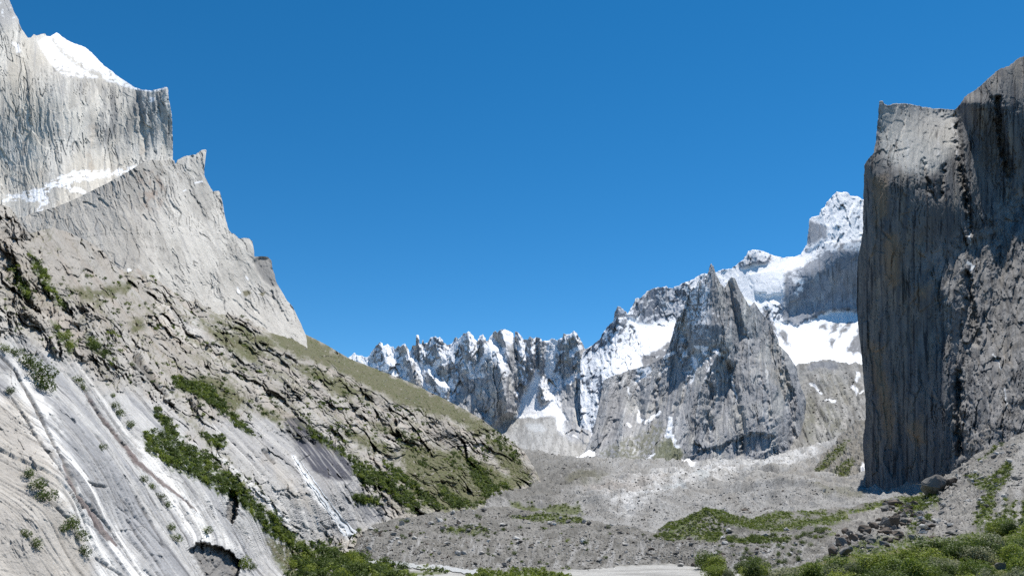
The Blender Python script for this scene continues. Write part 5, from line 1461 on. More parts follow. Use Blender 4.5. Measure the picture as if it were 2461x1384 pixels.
VALLEY = ['glacier', 'left_moraine', 'right_moraine', 'talus_fan', 'near_meadow', 'ground', 'cliff_foot_slope']
BIG = [  # x, y, width in photo pixels, tone, flatness, label
    (2252, 1172, 92, 'grey', .9, 'huge rounded grey boulder at the foot of the dark cliff'),
    (2288, 1160, 50, 'brown', .8, 'dark boulder against the right side of the huge boulder under the cliff'),
    (2158, 1217, 50, 'brown', .8, 'flat-topped dark boulder, topmost of the boulder pile, below the green turf'),
    (2197, 1213, 26, 'brown', .9, 'small dark boulder touching the green turf right of the flat-topped boulder'),
    (2156, 1262, 54, 'brown', 1.1, 'tallest dark block in the middle of the boulder pile'),
    (2130, 1280, 30, 'brown', 1.1, 'upright dark block leaning on the left of the tallest block'),
    (2080, 1279, 48, 'brown', .8, 'broad dark boulder on the upper left of the boulder pile'),
    (2052, 1293, 28, 'brown', .9, 'dark boulder just left of the broad dark boulder in the pile'),
    (2016, 1307, 30, 'pale', .5, 'pale flat boulder lying left of the boulder pile'),
    (2034, 1326, 44, 'grey', 1.0, 'large rounded grey boulder at the lower left end of the boulder pile'),
    (2002, 1330, 30, 'brown', 1.0, 'dark boulder left of the large rounded grey boulder'),
    (2227, 1256, 30, 'grey', .9, 'grey boulder on the right side of the pile, above a long slab'),
    (2219, 1269, 38, 'grey', .45, 'long low grey slab on the right side of the boulder pile'),
    (2288, 1281, 30, 'grey', .6, 'grey boulder standing alone right of the boulder pile'),
    (2408, 1362, 40, 'grey', .8, 'rounded grey boulder among the willows at the lower right corner'),
    (2450, 1350, 40, 'pale', .4, 'pale slab among the willows at the right edge'),
    (1791, 1229, 17, 'brown', 1.1, 'dark split boulder on the rubble behind the dip of the grassy moraine'),
    (1754, 1275, 27, 'pale', .6, 'pale boulder in the turf on the grassy moraine'),
    (1842, 1285, 32, 'pale', .7, 'largest pale boulder on the grassy moraine'),
    (1893, 1273, 18, 'pale', .7, 'pale boulder right of the largest one on the grassy moraine'),
    (1738, 1291, 20, 'pale', .6, 'low pale boulder at the tip of the lower turf tongue'),
    (1663, 1310, 17, 'grey', 1.1, 'dark rounded boulder on the lip of the moraine above the gully'),
    (1665, 1358, 18, 'brown', 1.1, 'tall boulder with a dark face on the river flat'),
    (1635, 1360, 20, 'pale', .7, 'pale boulder on the river flat left of the dark-faced one'),
    (1710, 1365, 20, 'pale', .5, 'flat white boulder on the river flat below the moraine bank'),
    (1689, 1340, 17, 'pale', .6, 'pale boulder half way up the moraine bank'),
    (1982, 1180, 14, 'pale', .9, 'single white boulder on the rubble at the foot of the cliff slope'),
    (1244, 1303, 15, 'pale', .7, 'white tilted boulder on the bare bank of the left moraine'),
    (1132, 1260, 17, 'pale', .5, 'flat white boulder on the top of the left moraine'),
    (1146, 1263, 17, 'pale', .5, 'second flat white boulder on the top of the left moraine'),
    (1057, 1331, 15, 'grey', 1.0, 'dark rounded boulder low on the left moraine bank'),
    (1440, 1345, 18, 'pale', .7, 'white boulder at the foot of the left moraine by the river flat'),
    (1482, 1355, 17, 'pale', .6, 'pale boulder among the row along the river flat'),
]
for i, (x, y, w, tone, flat, lab) in enumerate(BIG):
    P, N = pick(VALLEY, x, y + w * .12)
    o = obj_at('boulder', BM[tone][i % 7], P, w * P[1] / PX * 1.12, sq=(1, .9, flat * 1.25), tilt=.22)
    set_props(o, lab, 'boulder', 'boulders in the valley')

# boulder pile and scattered boulders: individuals first, the small ones as one mass
PILE = [(2000, 1335), (2010, 1300), (2050, 1280), (2110, 1260), (2140, 1225), (2170, 1215), (2200, 1235), (2250, 1260), (2240, 1290), (2180, 1305), (2120, 1335), (2060, 1345)]
FAN = [(2190, 1230), (2230, 1185), (2300, 1140), (2400, 1075), (2461, 1050), (2461, 1180), (2380, 1230), (2300, 1290), (2200, 1300)]
FOOT = [(1000, 1362), (1250, 1372), (1400, 1364), (1500, 1356), (1600, 1352), (1700, 1362), (1830, 1372), (1830, 1362), (1700, 1350), (1580, 1335), (1480, 1345), (1350, 1356), (1200, 1362)]
GULLY = [(1480, 1255), (1540, 1262), (1600, 1290), (1620, 1330), (1590, 1330), (1540, 1290), (1480, 1270)]
loose = []      # (P, N, px size, tone)
r9 = np.random.default_rng(99)


def add_loose(surf, n, pts, lo, hi, tones, seed, alpha=2.2):
    P, N, qx, qy = scatter(surf, n, pts, seed=seed)
    for k in range(len(P)):
        u = r9.random()
        s = lo * (1 - u * (1 - (lo / hi) ** alpha)) ** (-1 / alpha)
        loose.append((P[k], N[k], s, tones[int(r9.integers(len(tones)))], surf, qx[k], qy[k]))


T_MIX = ['pale', 'pale', 'grey', 'grey', 'brown']
for surf in ('talus_fan', 'right_moraine'):
    add_loose(surf, 95, [PILE], 13, 34, ['brown', 'brown', 'grey', 'grey'], 11 if surf == 'talus_fan' else 12, 1.6)
add_loose('talus_fan', 620, [FAN], 5, 20, ['pale', 'pale', 'grey', 'pale'], 13)
add_loose('left_moraine', 1300, [[(860, 1280), (1040, 1230), (1250, 1222), (1450, 1258), (1600, 1300), (1600, 1352), (1400, 1370), (1100, 1372), (870, 1345)]], 4, 18, T_MIX, 14, 1.8)
add_loose('left_moraine', 90, [FOOT, GULLY], 5, 16, ['pale', 'pale', 'grey'], 15)
add_loose('right_moraine', 420, [[(1580, 1290), (1650, 1300), (1950, 1300), (2060, 1280), (2000, 1350), (1800, 1375), (1640, 1362)]], 4, 16, T_MIX, 16, 1.8)
add_loose('right_moraine', 160, [[(1620, 1250), (1700, 1225), (1900, 1240), (2100, 1215), (2000, 1300), (1650, 1300)]], 2.6, 9, ['pale', 'pale', 'grey'], 17)
add_loose('right_moraine', 40, [FOOT], 5, 15, ['pale', 'pale', 'grey'], 18)
add_loose('ground', 60, [FOOT], 5, 14, ['pale', 'pale', 'grey'], 19)
add_loose('glacier', 1700, [[(1240, 1090), (1500, 1112), (1900, 1110), (1930, 1190), (2060, 1215), (1800, 1245), (1500, 1262), (1250, 1225)]], 2.6, 10, T_MIX, 20, 2.2)
add_loose('glacier', 160, [[(1640, 1225), (1700, 1205), (1900, 1190), (2000, 1215), (1800, 1245)], [(1500, 1200), (1560, 1150), (1640, 1225), (1520, 1255)]], 4.5, 13, T_MIX, 21)
add_loose('cliff_foot_slope', 200, [[(1930, 1190), (1990, 1085), (2060, 1015), (2078, 1100), (2060, 1205)]], 2.5, 9, ['pale', 'grey'], 22)
add_loose('scree_slope', 320, [[(1930, 960), (1960, 890), (2060, 900), (2070, 1040), (1950, 1090)]], 2.5, 10, ['grey', 'brown', 'brown', 'pale'], 23)
add_loose('ground', 260, [[(700, 1400), (760, 1330), (850, 1330), (960, 1360), (1000, 1384)]], 4, 15, ['pale', 'pale', 'grey'], 24)
add_loose('left_hillside', 120, [[(690, 1390), (740, 1300), (840, 1310), (850, 1345), (760, 1390)]], 4, 14, ['pale', 'pale', 'grey'], 25)
add_loose('left_hillside', 180, [[(640, 800), (740, 820), (900, 900), (1100, 990), (1000, 970), (800, 890)]], 2, 6, ['pale', 'grey'], 26)
PLACE = {'talus_fan': ('boulder lying on the talus fan below the dark cliff', 'boulders on the talus fan'),
         'left_moraine': ('boulder lying on the rubbly left moraine mound', 'boulders on the left moraine'),
         'right_moraine': ('boulder lying on the grassy right moraine', 'boulders on the right moraine'),
         'ground': ('boulder lying on the valley floor beside the river sand', 'boulders on the valley floor'),
         'glacier': ('boulder lying on the debris-covered glacier', 'boulders on the glacier'),
         'cliff_foot_slope': ('boulder lying on the slope beside the cliff foot', 'boulders beside the cliff foot'),
         'scree_slope': ('boulder lying on the far scree slope', 'boulders on the scree slope'),
         'left_hillside': ('boulder lying at the foot of the left hillside', 'boulders on the left hillside')}
TONEW = {'pale': 'pale grey angular', 'grey': 'mid grey angular', 'brown': 'dark brown angular'}
loose.sort(key=lambda a: -a[2])
NB = 300 - len(BIG)
for i, (P, N, s, tone, surf, qx, qy) in enumerate(loose[:NB]):
    o = obj_at('boulder', BM[tone][int(r9.integers(7))], P, s * P[1] / PX * 1.25, sq=(1, 1, r9.uniform(.75, 1.25)))
    pl = PLACE[surf]
    if surf in ('talus_fan', 'right_moraine') and qx < 2260 and qy > 1205 and qx > 1995:
        part_ = ('upper' if qy < 1250 else 'middle' if qy < 1278 else 'lower') + (' left' if qx < 2110 else ' right' if qx > 2165 else ' central')
        pl = ('boulder, ' + part_ + ' part of the jumbled pile', 'boulders of the jumbled pile, ' + part_)
    set_props(o, TONEW[tone] + ' ' + pl[0], 'boulder', pl[1] + ', ' + TONEW[tone])


def join_instances(name, me_list, items, mats, label, cat, smooth=False):
    """many small pieces as one mesh: items = (variant, P, scale xyz, rz, tilt, material index)"""
    vs, fs, mi = [], [], []
    base = 0
    lib = []
    for me in me_list:
        v = np.zeros(len(me.vertices) * 3, F32); me.vertices.foreach_get('co', v)
        me.calc_loop_triangles()
        t = np.zeros(len(me.loop_triangles) * 3, np.int32); me.loop_triangles.foreach_get('vertices', t)
        lib.append((v.reshape(-1, 3), t.reshape(-1, 3)))
    for (k, P, sc, rz, tl, m) in items:
        v, t = lib[k]
        ca, sa = math.cos(rz), math.sin(rz)
        w = v * np.array(sc, F32)
        w = w @ np.array([[ca, sa, 0], [-sa, ca, 0], [0, 0, 1]], F32)
        w[:, 2] += w[:, 0] * tl
        vs.append(w + np.array(P, F32)); fs.append(t + base); mi.append(np.full(len(t), m, np.int32)); base += len(v)
    V = np.concatenate(vs); T3 = np.concatenate(fs); MI = np.concatenate(mi)
    me = bpy.data.meshes.new(name)
    me.vertices.add(len(V)); me.vertices.foreach_set('co', V.ravel())
    me.loops.add(len(T3) * 3); me.polygons.add(len(T3))
    me.loops.foreach_set('vertex_index', T3.astype(np.int32).ravel())
    me.polygons.foreach_set('loop_start', np.arange(0, len(T3) * 3, 3, dtype=np.int32))
    me.polygons.foreach_set('material_index', MI)
    me.update(calc_edges=True)
    for m in mats: me.materials.append(m)
    TRIS[0] += len(T3)
    o = bpy.data.objects.new(name, me); COL.objects.link(o)
    set_props(o, label, cat, kind='stuff')
    return o


SMALL = [boulder_mesh(900 + j, M_pale, False) for j in range(8)]
ti = {'pale': 0, 'grey': 1, 'brown': 2}
items = []
for (P, N, s, tone, surf, qx, qy) in loose[NB:]:
    w = s * P[1] / PX * 1.1
    items.append((int(r9.integers(8)), P, (w, w, w * r9.uniform(.8, 1.4)), r9.uniform(0, 6.28), r9.uniform(-.3, .3), ti[tone]))
# fine rubble everywhere on the debris
for surf, n, pts, lo, hi, sd in (('left_moraine', 6500, None, 2.0, 5.5, 31), ('right_moraine', 4200, None, 2.0, 5.0, 32), ('talus_fan', 4200, [FAN, PILE], 1.8, 5.5, 33), ('glacier', 6500, None, 1.8, 4.0, 34), ('cliff_foot_slope', 700, None, 1.5, 3.5, 35), ('ground', 900, [[(690, 1400), (760, 1330), (850, 1335), (960, 1362), (1000, 1384)]], 2, 5, 36)):
    P, N, qx, qy = scatter(surf, n, pts, seed=sd)
    g = fbm(qx / 30, qy / 16, 3, sd)
    for k in range(len(P)):
        if r9.random() > .55 + 1.2 * g[k]: continue
        w = r9.uniform(lo, hi) * P[k][1] / PX
        items.append((int(r9.integers(8)), P[k], (w, w, w * r9.uniform(.8, 1.4)), r9.uniform(0, 6.28), 0, int(r9.choice([0, 0, 1, 1, 2]))))
join_instances('rubble', SMALL, items, [M_pale, M_grey, M_brown], 'small stones and rubble strewn over moraines, talus and glacier', 'rubble')


# ------------------------------------------------------------------ shrubs
def leaf_cloud(seed, n, size, lobes, squash=.75, spread=1.0):
    """leafy crown of unit width: many small leaf clumps through lobed volume, base at z = 0"""
    r = np.random.default_rng(seed)
    L = [(np.array([r.uniform(-.28, .28) * spread, r.uniform(-.28, .28) * spread, r.uniform(.2, .55) * squash]), r.uniform(.18, .32)) for _ in range(lobes)]
    V, Q = [], []
    for i in range(n):
        c0, rad = L[int(r.integers(lobes))]
        d = r.normal(size=3); d /= np.linalg.norm(d)
        p = c0 + d * rad * r.uniform(.45, 1.05) ** .6 * np.array([1, 1, squash + .15])
        p[2] = max(p[2], .02)
        nrm = d * .6 + r.normal(size=3) * .6 + np.array([0, 0, .4]); nrm /= np.linalg.norm(nrm)
        t = np.cross(nrm, r.normal(size=3)); t /= np.linalg.norm(t); b = np.cross(nrm, t)
        s = size * r.uniform(.6, 1.4)
        k = len(V)
        V += [p - t * s, p + b * s * .45, p + t * s, p - b * s * .45]
        Q.append((k, k + 1, k + 2, k + 3))
    return np.array(V), np.array(Q)


def crown_mesh(name, seed, n, size, lobes, mat, squash=.75, spread=1.0):
    V, Q = leaf_cloud(seed, n, size, lobes, squash, spread)
    me = quads_mesh(name, V, Q, smooth=False)
    me.materials.append(mat)
    return me


def stems_mesh(seed, h=.45):
    r = random.Random(seed)
    V, Q = [], []
    for _ in range(6):
        a = r.uniform(0, 6.28); tip = Vector((math.cos(a) * .24, math.sin(a) * .24, h * r.uniform(.8, 1.3)))
        b = Vector((math.cos(a) * .03, math.sin(a) * .03, -.08)); mid = b.lerp(tip, .5) + Vector((0, 0, .05))
        k = len(V)
        for p, w in ((b, .022), (mid, .014), (tip, .005)):
            for j in range(4):
                V.append((p.x + w * math.cos(j * 1.57), p.y + w * math.sin(j * 1.57), p.z))
        for s in range(2):
            for j in range(4):
                Q.append((k + s * 4 + j, k + s * 4 + (j + 1) % 4, k + s * 4 + 4 + (j + 1) % 4, k + s * 4 + 4 + j))
    me = quads_mesh('stem', np.array(V), np.array(Q))
    me.materials.append(M_bark)
    return me


SH = [crown_mesh('foliage', 40 + j, 520, .045, 7, M_leaf, .8, 1.0) for j in range(6)]
SHB = [crown_mesh('foliage', 60 + j, 520, .045, 7, M_leaf_b, .8, 1.0) for j in range(4)]
STEM = [stems_mesh(80 + j) for j in range(4)]


def shrub(P, w, me, h=1.0, name='shrub'):
    o = bpy.data.objects.new(name, me)
    o.location = Vector(P) - Vector((0, 0, .06 * w)); o.scale = (w, w, w * h)
    o.rotation_euler = (random.uniform(-.12, .12), random.uniform(-.12, .12), random.uniform(0, 6.28))
    COL.objects.link(o)
    return o


LISTED = [  # shrubs on the slabs: x, y, width, bright?, label
    (72, 868, 58, 0, 'upper part shrub of the large bushy clump on the slab at the left edge'), (92, 900, 62, 0, 'middle and widest shrub of the large bushy clump on the left slab'), (108, 928, 50, 0, 'lowest shrub of the large bushy clump on the left slab'),
    (40, 846, 34, 0, 'dark pointed shrub just left of the large bushy clump'), (22, 938, 28, 0, 'small shrub in the crack below the dark pointed shrub'), (8, 838, 26, 1, 'bright shrub at the left frame edge above the slab'),
    (135, 785, 26, 1, 'topmost bright shrub of the green strip in the upper left rocks'), (150, 805, 34, 1, 'middle bright shrub of the green strip in the upper left rocks'), (165, 832, 36, 1, 'lowest bright shrub of the green strip in the upper left rocks'),
    (222, 832, 28, 0, 'round shrub above the long brown dyke'), (250, 852, 28, 0, 'round shrub right of the one above the long brown dyke'), (185, 915, 26, 0, 'shrub at the upper end of the long brown dyke'), (200, 930, 22, 0, 'small shrub beside the upper end of the long brown dyke'),
    (270, 950, 18, 0, 'uppermost of four shrubs in the slanting crack between two smooth slabs'), (274, 975, 26, 0, 'second of four shrubs in the slanting crack between two smooth slabs'), (288, 990, 28, 0, 'third of four shrubs in the slanting crack between two smooth slabs'), (312, 1022, 28, 0, 'lowest of four shrubs in the slanting crack between two smooth slabs'),
    (345, 1152, 24, 0, 'top shrub of the short row on the grey slab'), (362, 1170, 22, 0, 'second shrub of the short row on the grey slab'), (384, 1192, 26, 0, 'third shrub of the short row on the grey slab'), (404, 1212, 22, 0, 'last shrub of the short row on the grey slab'),
    (70, 1140, 34, 0, 'upper shrub of the dark clump on the brown slab at the left'), (90, 1165, 46, 0, 'middle shrub of the dark clump on the brown slab at the left'), (108, 1192, 42, 0, 'lower shrub of the dark clump on the brown slab at the left'),
    (62, 1282, 32, 0, 'left shrub low on the brown slab'), (82, 1308, 30, 0, 'right shrub low on the brown slab'), (172, 1262, 44, 0, 'large shrub on the ledge below the white slab'), (188, 1284, 36, 0, 'shrub under the large one below the white slab'), (202, 1325, 34, 0, 'lowest shrub below the white slab near the bottom edge'), (150, 1272, 26, 0, 'small shrub left of the large one below the white slab'),
    (410, 1270, 24, 0, 'upper shrub on the slab edge left of the dark hollow'), (422, 1292, 28, 0, 'lower shrub on the slab edge left of the dark hollow'), (495, 1272, 30, 0, 'shrub on the lip above the dark hollow'), (580, 1355, 36, 1, 'bright shrub right of the dark hollow'), (602, 1362, 30, 0, 'dark shrub beside the bright one right of the dark hollow'), (245, 1075, 22, 0, 'small shrub on the middle of the grey slab'),
]
for i, (x, y, w, br, lab) in enumerate(LISTED):
    P, N = pick(['left_hillside'], x, y + w * .3)
    P = P - Vector((0, 0, 0)).to_3d() if False else P
    o = shrub(P, w * P[1] / PX * 1.1, (SHB if br else SH)[i % 4], h=random.uniform(.95, 1.25))
    set_props(o, lab, 'shrub', 'shrubs on the left slabs')
n_shrub = len(LISTED)
sm_items = []


def shrub_field(surf, n, pts, lo, hi, seed, indiv, label, group, bright=.3, mask=None, feather=5):
    global n_shrub
    P, N, qx, qy = scatter(surf, n, pts, seed=seed, mask=mask, feather=feather, warp=6)
    r = np.random.default_rng(seed + 500)
    w = r.uniform(lo, hi, len(P)) ** 1.0
    order = np.argsort(-w)
    for q, k in enumerate(order):
        W = w[k] * P[k][1] / PX
        br = r.random() < bright
        if q < indiv and n_shrub < 300:
            o = shrub(P[k], W * 1.1, (SHB if br else SH)[int(r.integers(4))], h=r.uniform(.8, 1.15))
            set_props(o, ('bright green ' if br else 'dark green ') + label, 'shrub', group + (', bright' if br else ', dark'))
            n_shrub += 1
        else:
            sm_items.append((int(r.integers(5)), P[k] - np.array([0, 0, .05 * W]), (W * 1.1, W * 1.1, W * r.uniform(.75, 1.05)), r.uniform(0, 6.28), 0, 1 if br else 0))


shrub_field('left_hillside', 330, GREENS[:1], 12, 26, 41, 46, 'shrub in the long thicket on the left slope', 'shrubs of the long thicket', .25)
shrub_field('left_hillside', 70, GREENS[1:2], 14, 26, 42, 16, 'shrub in the green tongue low on the left slope', 'shrubs of the low green tongue', .7)
shrub_field('left_hillside', 620, GREENS[3:7], 8, 17, 43, 26, 'shrub in the thickets beside the dark wet slab', 'shrubs beside the dark wet slab', .35)
shrub_field('left_hillside', 480, GREENS[7:10], 8, 17, 44, 24, 'shrub in the bands above the long thicket', 'shrubs above the long thicket', .3)
shrub_field('left_hillside', 900, GREENS[10:14], 5, 11, 45, 0, '', '', .3)
shrub_field('left_hillside', 110, GREENS[14:17], 10, 22, 46, 12, 'shrub among broken rocks at the upper left', 'shrubs at the upper left', .3)
shrub_field('left_hillside', 900, None, 6, 16, 47, 20, 'shrub alone in a crack of the left slope', 'single shrubs in cracks of the left slope', .2,
            mask=lambda c: (c.slab < .4) * (c.grasstop < .2) * (c.py > 640) * (c.px < 1250) * sstep(-.05, .25, fbm(c.px / 60, c.py / 60, 3, 48)))
shrub_field('ground', 150, [[(700, 1400), (740, 1335), (830, 1340), (960, 1366), (1010, 1390)]], 16, 40, 49, 30, 'shrub on rubbly ground below the left slope', 'shrubs at the foot of the left slope', .3)
shrub_field('left_hillside', 60, [[(690, 1390), (720, 1310), (790, 1320), (840, 1345), (760, 1390)]], 16, 40, 50, 10, 'shrub on the lower skirt of the left slope', 'shrubs on the skirt of the left slope', .25)
shrub_field('left_moraine', 60, [[(880, 1270), (1040, 1235), (1300, 1250), (1560, 1290), (1590, 1340), (1300, 1365), (1000, 1350)]], 6, 14, 51, 14, 'shrub dotted on the left moraine', 'shrubs dotted on the left moraine', .1)
shrub_field('left_moraine', 34, [[(1060, 1268), (1180, 1270), (1190, 1284), (1080, 1286)]], 8, 13, 52, 6, 'shrub in the row across the left moraine', 'shrubs in the row on the left moraine', .1)
shrub_field('right_moraine', 46, [[(1720, 1320), (1990, 1305), (2000, 1350), (1850, 1370), (1720, 1360)]], 9, 17, 53, 30, 'round shrub on the bare bank of the right moraine', 'round shrubs on the right moraine bank', .1)
shrub_field('right_moraine', 60, [[(1750, 1290), (1900, 1290), (1990, 1270), (2080, 1245), (2060, 1265), (1980, 1300), (1900, 1306), (1760, 1306)]], 9, 18, 54, 20, 'shrub below the turf on the right moraine', 'shrubs below the turf of the right moraine', .25)
shrub_field('right_moraine', 420, V3_G[-1:] + [[(1590, 1275), (1690, 1230), (1760, 1250), (1740, 1290), (1640, 1300)]], 4, 9, 55, 0, '', '', .4)
shrub_field('right_moraine', 500, V3_G[:7], 4, 8, 56, 0, '', '', .8)
shrub_field('talus_fan', 700, FAN_G[:9], 6, 14, 57, 14, 'shrub on the talus fan', 'shrubs on the talus fan', .45)
shrub_field('left_moraine', 160, V2_G[:1], 4, 8, 58, 0, '', '', .6)
shrub_field('glacier', 60, [[(1230, 1236), (1290, 1232), (1400, 1238), (1410, 1250), (1300, 1250)]], 4, 8, 59, 0, '', '', .6)
shrub_field('ground', 90, [[(1120, 1390), (1150, 1375), (1250, 1371), (1330, 1375), (1380, 1388), (1250, 1400)]], 12, 24, 60, 12, 'shrub of the low band on the river sand', 'shrubs of the low band on the river sand', .9)
shrub_field('ground', 24, [[(1000, 1368), (1075, 1370), (1075, 1380), (1010, 1380)], [(1350, 1368), (1400, 1362), (1400, 1370)]], 9, 16, 61, 0, '', '', .6)
shrub_field('cliff_foot_slope', 260, [[(1950, 1150), (1975, 1110), (2010, 1070), (2040, 1055), (1990, 1120), (1965, 1155)], [(1975, 1185), (2000, 1140), (2030, 1110), (2050, 1100), (2040, 1140), (2010, 1190)], [(1990, 1190), (2075, 1195), (2080, 1206)]], 3.5, 7, 62, 0, '', '', .6)
SMS = [crown_mesh('foliage', 140 + j, 70, .12, 5, M_leaf, .8, 1.0) for j in range(5)]
join_instances('low_shrubs', SMS, sm_items, [M_leaf, M_leaf_b], 'small low shrubs massed over slopes, moraines and talus', 'shrubs')

# ------------------------------------------------------------------ willow thicket, lower right
WC = {k: [crown_mesh('crown', 200 + 10 * i + j, 2600, .034, 12, m, 1.0, 1.05) for j in range(4)] for i, (k, m) in enumerate((('bright green', M_leaf_b), ('dark green', M_leaf), ('grey-green', M_leaf_g)))}
wn_ = 0
WP = []
for surf, n, pts, sd in (('near_meadow', 120, [[(1860, 1405), (1950, 1398), (2050, 1388), (2150, 1364), (2250, 1340), (2350, 1326), (2500, 1308), (2520, 1384), (2500, 1450), (1880, 1450)]], 71), ('talus_fan', 26, [[(2280, 1320), (2350, 1295), (2461, 1280), (2480, 1310), (2350, 1322)]], 72), ('ground', 12, [[(1700, 1366), (1850, 1372), (1850, 1392), (1720, 1392)]], 73)):
    P, N, qx, qy = scatter(surf, n, pts, seed=sd, feather=3, warp=2)
    WP += [(P[k], qx[k], qy[k]) for k in range(len(P))]
rw = np.random.default_rng(77)
kept = []
for (P, qx, qy) in WP:
    if any((P[0] - a[0]) ** 2 + (P[1] - a[1]) ** 2 < 2.2 ** 2 for a in kept): continue
    if abs(qx - 2405) < 26 and qy > 1355: continue
    kept.append(P)
    w = rw.uniform(46, 86) * P[1] / PX * (.75 if P[1] > 220 else 1.0)
    tone = rw.choice(['bright green', 'bright green', 'dark green', 'dark green', 'grey-green'])
    e = bpy.data.objects.new('willow_bush', None)
    e.location = Vector(P) - Vector((0, 0, .08 * w)); e.scale = (w, w, w * rw.uniform(.75, 1.0)); e.rotation_euler = (0, 0, rw.uniform(0, 6.28))
    COL.objects.link(e)
    side = 'at the right frame edge' if qx > 2340 else 'below the talus fan' if qx > 2120 else 'in front of the boulder pile' if qx > 1960 else 'on the bank beside the river sand'
    set_props(e, tone + ' willow bush ' + side, 'willow bush', tone + ' willows ' + side)
    for nm, me in (('crown', WC[tone][int(rw.integers(4))]), ('trunk', STEM[int(rw.integers(4))])):
        o = bpy.data.objects.new(nm, me); o.parent = e; COL.objects.link(o)

# ------------------------------------------------------------------ turf blades
items_v = []


def tufts(surf, n, pts, lo, hi, seed):
    P, N, qx, qy = scatter(surf, n, pts, seed=seed, feather=4, warp=6)
    r = np.random.default_rng(seed)
    for k in range(len(P)):
        W = r.uniform(lo, hi) * P[k][1] / PX
        items_v.append((int(r.integers(4)), P[k], (W, W, W * r.uniform(.6, 1.1)), r.uniform(0, 6.28), 0, 0))


TUFT = [crown_mesh('tuft', 300 + j, 9, .30, 3, M_grass, .6, 1.3) for j in range(4)]
tufts('right_moraine', 5200, V3_G[:7], 2.2, 4.5, 81)
tufts('talus_fan', 2600, FAN_G, 2.5, 5, 82)
tufts('near_meadow', 4500, None, 4, 9, 83)
tufts('left_hillside', 5200, OLIVES, 1.6, 3.4, 84)
tufts('left_moraine', 900, V2_G, 2, 4, 85)
tufts('ground', 700, [[(1120, 1390), (1150, 1375), (1250, 1371), (1330, 1375), (1380, 1388), (1250, 1400)]], 5, 9, 86)
join_instances('turf', TUFT, items_v, [M_grass], 'short green turf and grass tufts on moraines and slopes', 'turf')


# ------------------------------------------------------------------ waterfall, stream, old snow cone
def ribbon(name, pts, surf, mat, label, off=.3, n=60, ground=None):
    a = np.array(pts, float)
    s = np.r_[0, np.cumsum(np.hypot(*(a[1:, :2] - a[:-1, :2]).T))]
    t = np.linspace(0, s[-1], n)
    x = np.interp(t, s, a[:, 0]); y = np.interp(t, s, a[:, 1]); w = np.interp(t, s, a[:, 2])
    d = np.stack([np.gradient(x), np.gradient(y)], -1); d /= np.linalg.norm(d, axis=1, keepdims=True)
    nrm = np.stack([-d[:, 1], d[:, 0]], -1)
    m = 5
    V = np.zeros((n, m, 3))
    for i in range(n):
        for j in range(m):
            f = (j / (m - 1) - .5) * 2 * w[i] * (1 + .7 * math.sin(i * 2.9 + j * 3.1) * math.sin(i * .83 + j)) + w[i] * .5 * math.sin(i * .37)
            qx, qy = x[i] + nrm[i, 0] * f, y[i] + nrm[i, 1] * f
            if ground is None:
                P, N = pick([surf], qx, qy)
                Yd = P[1] - off * (1 + .6 * math.sin(j * 1.57 / 2))
                V[i, j] = unproj(np.array(qx), np.array(qy), np.array(Yd))
            else:
                rx, rz = ray(qx, qy)
                Yd = ground / rz
                V[i, j] = (rx * Yd, Yd, ground + .02 * math.sin(i * .9 + j))
    if ground is None:
        for _ in range(2):
            V[1:-1] = (V[:-2] + 2 * V[1:-1] + V[2:]) / 4
    K = np.arange(n * m).reshape(n, m)
    Q = np.stack([K[:-1, :-1], K[1:, :-1], K[1:, 1:], K[:-1, 1:]], -1).reshape(-1, 4)
    me = quads_mesh(name, V.reshape(-1, 3), Q); me.materials.append(mat)
    o = bpy.data.objects.new(name, me); COL.objects.link(o)
    set_props(o, label, kind='structure')
    return o


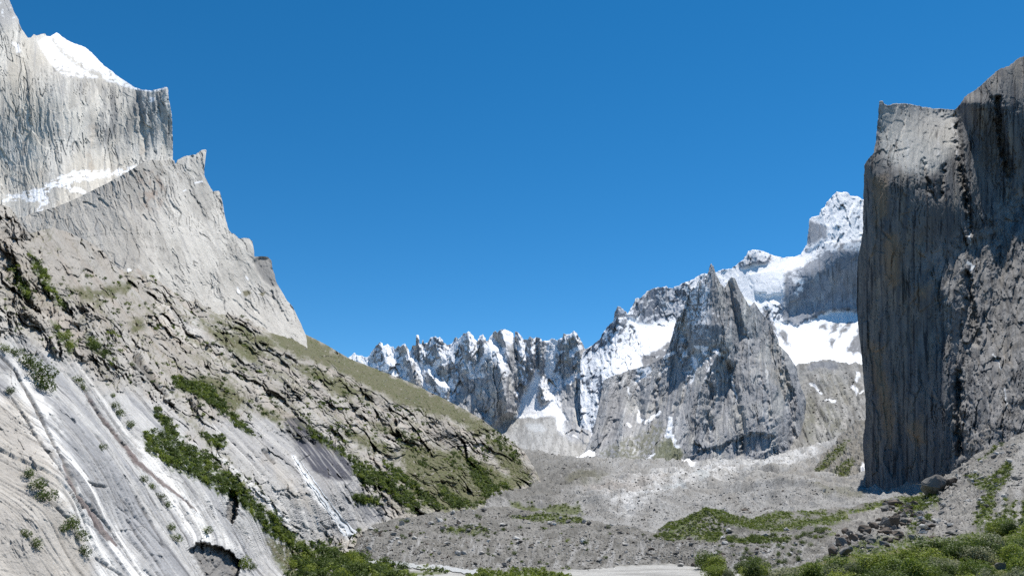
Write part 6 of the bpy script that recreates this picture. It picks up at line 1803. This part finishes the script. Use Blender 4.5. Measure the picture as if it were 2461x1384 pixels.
wf = ribbon('waterfall', [(704, 1092, .6), (716, 1112, 1.8), (735, 1140, 2.2), (755, 1170, 2.4), (775, 1196, 2.6), (800, 1232, 3.2), (825, 1262, 4.2), (846, 1286, 6)], 'left_hillside', M_water, 'thin white waterfall sliding down the slabs', .7, 110)
for pts in ([(712, 1118, .5), (738, 1156, 1.1), (764, 1192, 1.2), (786, 1224, 1.6), (806, 1252, 1.8), (828, 1286, 3)], [(752, 1152, .5), (782, 1192, 1.2), (812, 1232, 1.6), (838, 1262, 2), (856, 1280, 3.5)], [(720, 1104, .4), (745, 1140, .9), (770, 1176, .8)]):
    s_ = ribbon('water_strand', pts, 'left_hillside', M_water, None, .6, 80)
    s_.parent = wf; del s_['kind']
ribbon('stream', [(905, 1268, 3), (880, 1272, 6), (858, 1284, 12), (846, 1300, 12), (842, 1318, 10), (858, 1335, 6), (900, 1347, 4), (960, 1354, 4), (1020, 1360, 5), (1080, 1367, 5), (1150, 1372, 4)], None, M_stream, 'milky meltwater stream at the foot of the slabs', n=60, ground=-25.25)
M_snow = terrain_mat('old_snow', 1.2, .3, .06)
patch('snow_cone', [(1382, 1107), (1396, 1094), (1412, 1083), (1429, 1071)], [(1384, 1120), (1404, 1122), (1420, 1120), (1432, 1118)], step=1.5,
      ctrl=[(1382, 1107, 2040), (1429, 1071, 2300), (1404, 1122, 1930), (1432, 1118, 1990), (1420, 1090, 2150)], normal=lambda c: 1.5 * fbm(c.px / 12, c.py / 12, 3, 901),
      colour=lambda c: col(c, .86, .87, .89), mat=M_snow, jag=.8, jseed=301, back=10, drop=1.0, label='white avalanche snow cone left of the pyramid foot')
_u = ['', 'first', 'second', 'third', 'fourth', 'fifth', 'sixth', 'seventh', 'eighth', 'ninth', 'tenth', 'eleventh', 'twelfth', 'thirteenth', 'fourteenth', 'fifteenth', 'sixteenth', 'seventeenth', 'eighteenth', 'nineteenth', 'twentieth']
_t = {2: ('twenty', 'twentieth'), 3: ('thirty', 'thirtieth'), 4: ('forty', 'fortieth'), 5: ('fifty', 'fiftieth')}


def nth(n):
    w = _u[n] if n <= 20 else (_t[n // 10][1] if n % 10 == 0 else _t[n // 10][0] + '-' + _u[n % 10])
    return 'leftmost' if n == 1 else w + ' from left'


same = {}
for o in COL.objects:
    if o.parent is None and o.get('label') and o.get('kind') is None:
        same.setdefault(o['label'], []).append(o)
for lab, os_ in same.items():
    if 1 < len(os_) <= 58:
        os_.sort(key=lambda o: o.location.x / o.location.y)
        for i, o in enumerate(os_):
            o['label'] = lab + ', ' + (nth(i + 1) if i < len(os_) - 1 else 'rightmost')
print('TRIS', TRIS[0], 'shrubs', n_shrub, 'objects', len(bpy.data.objects))
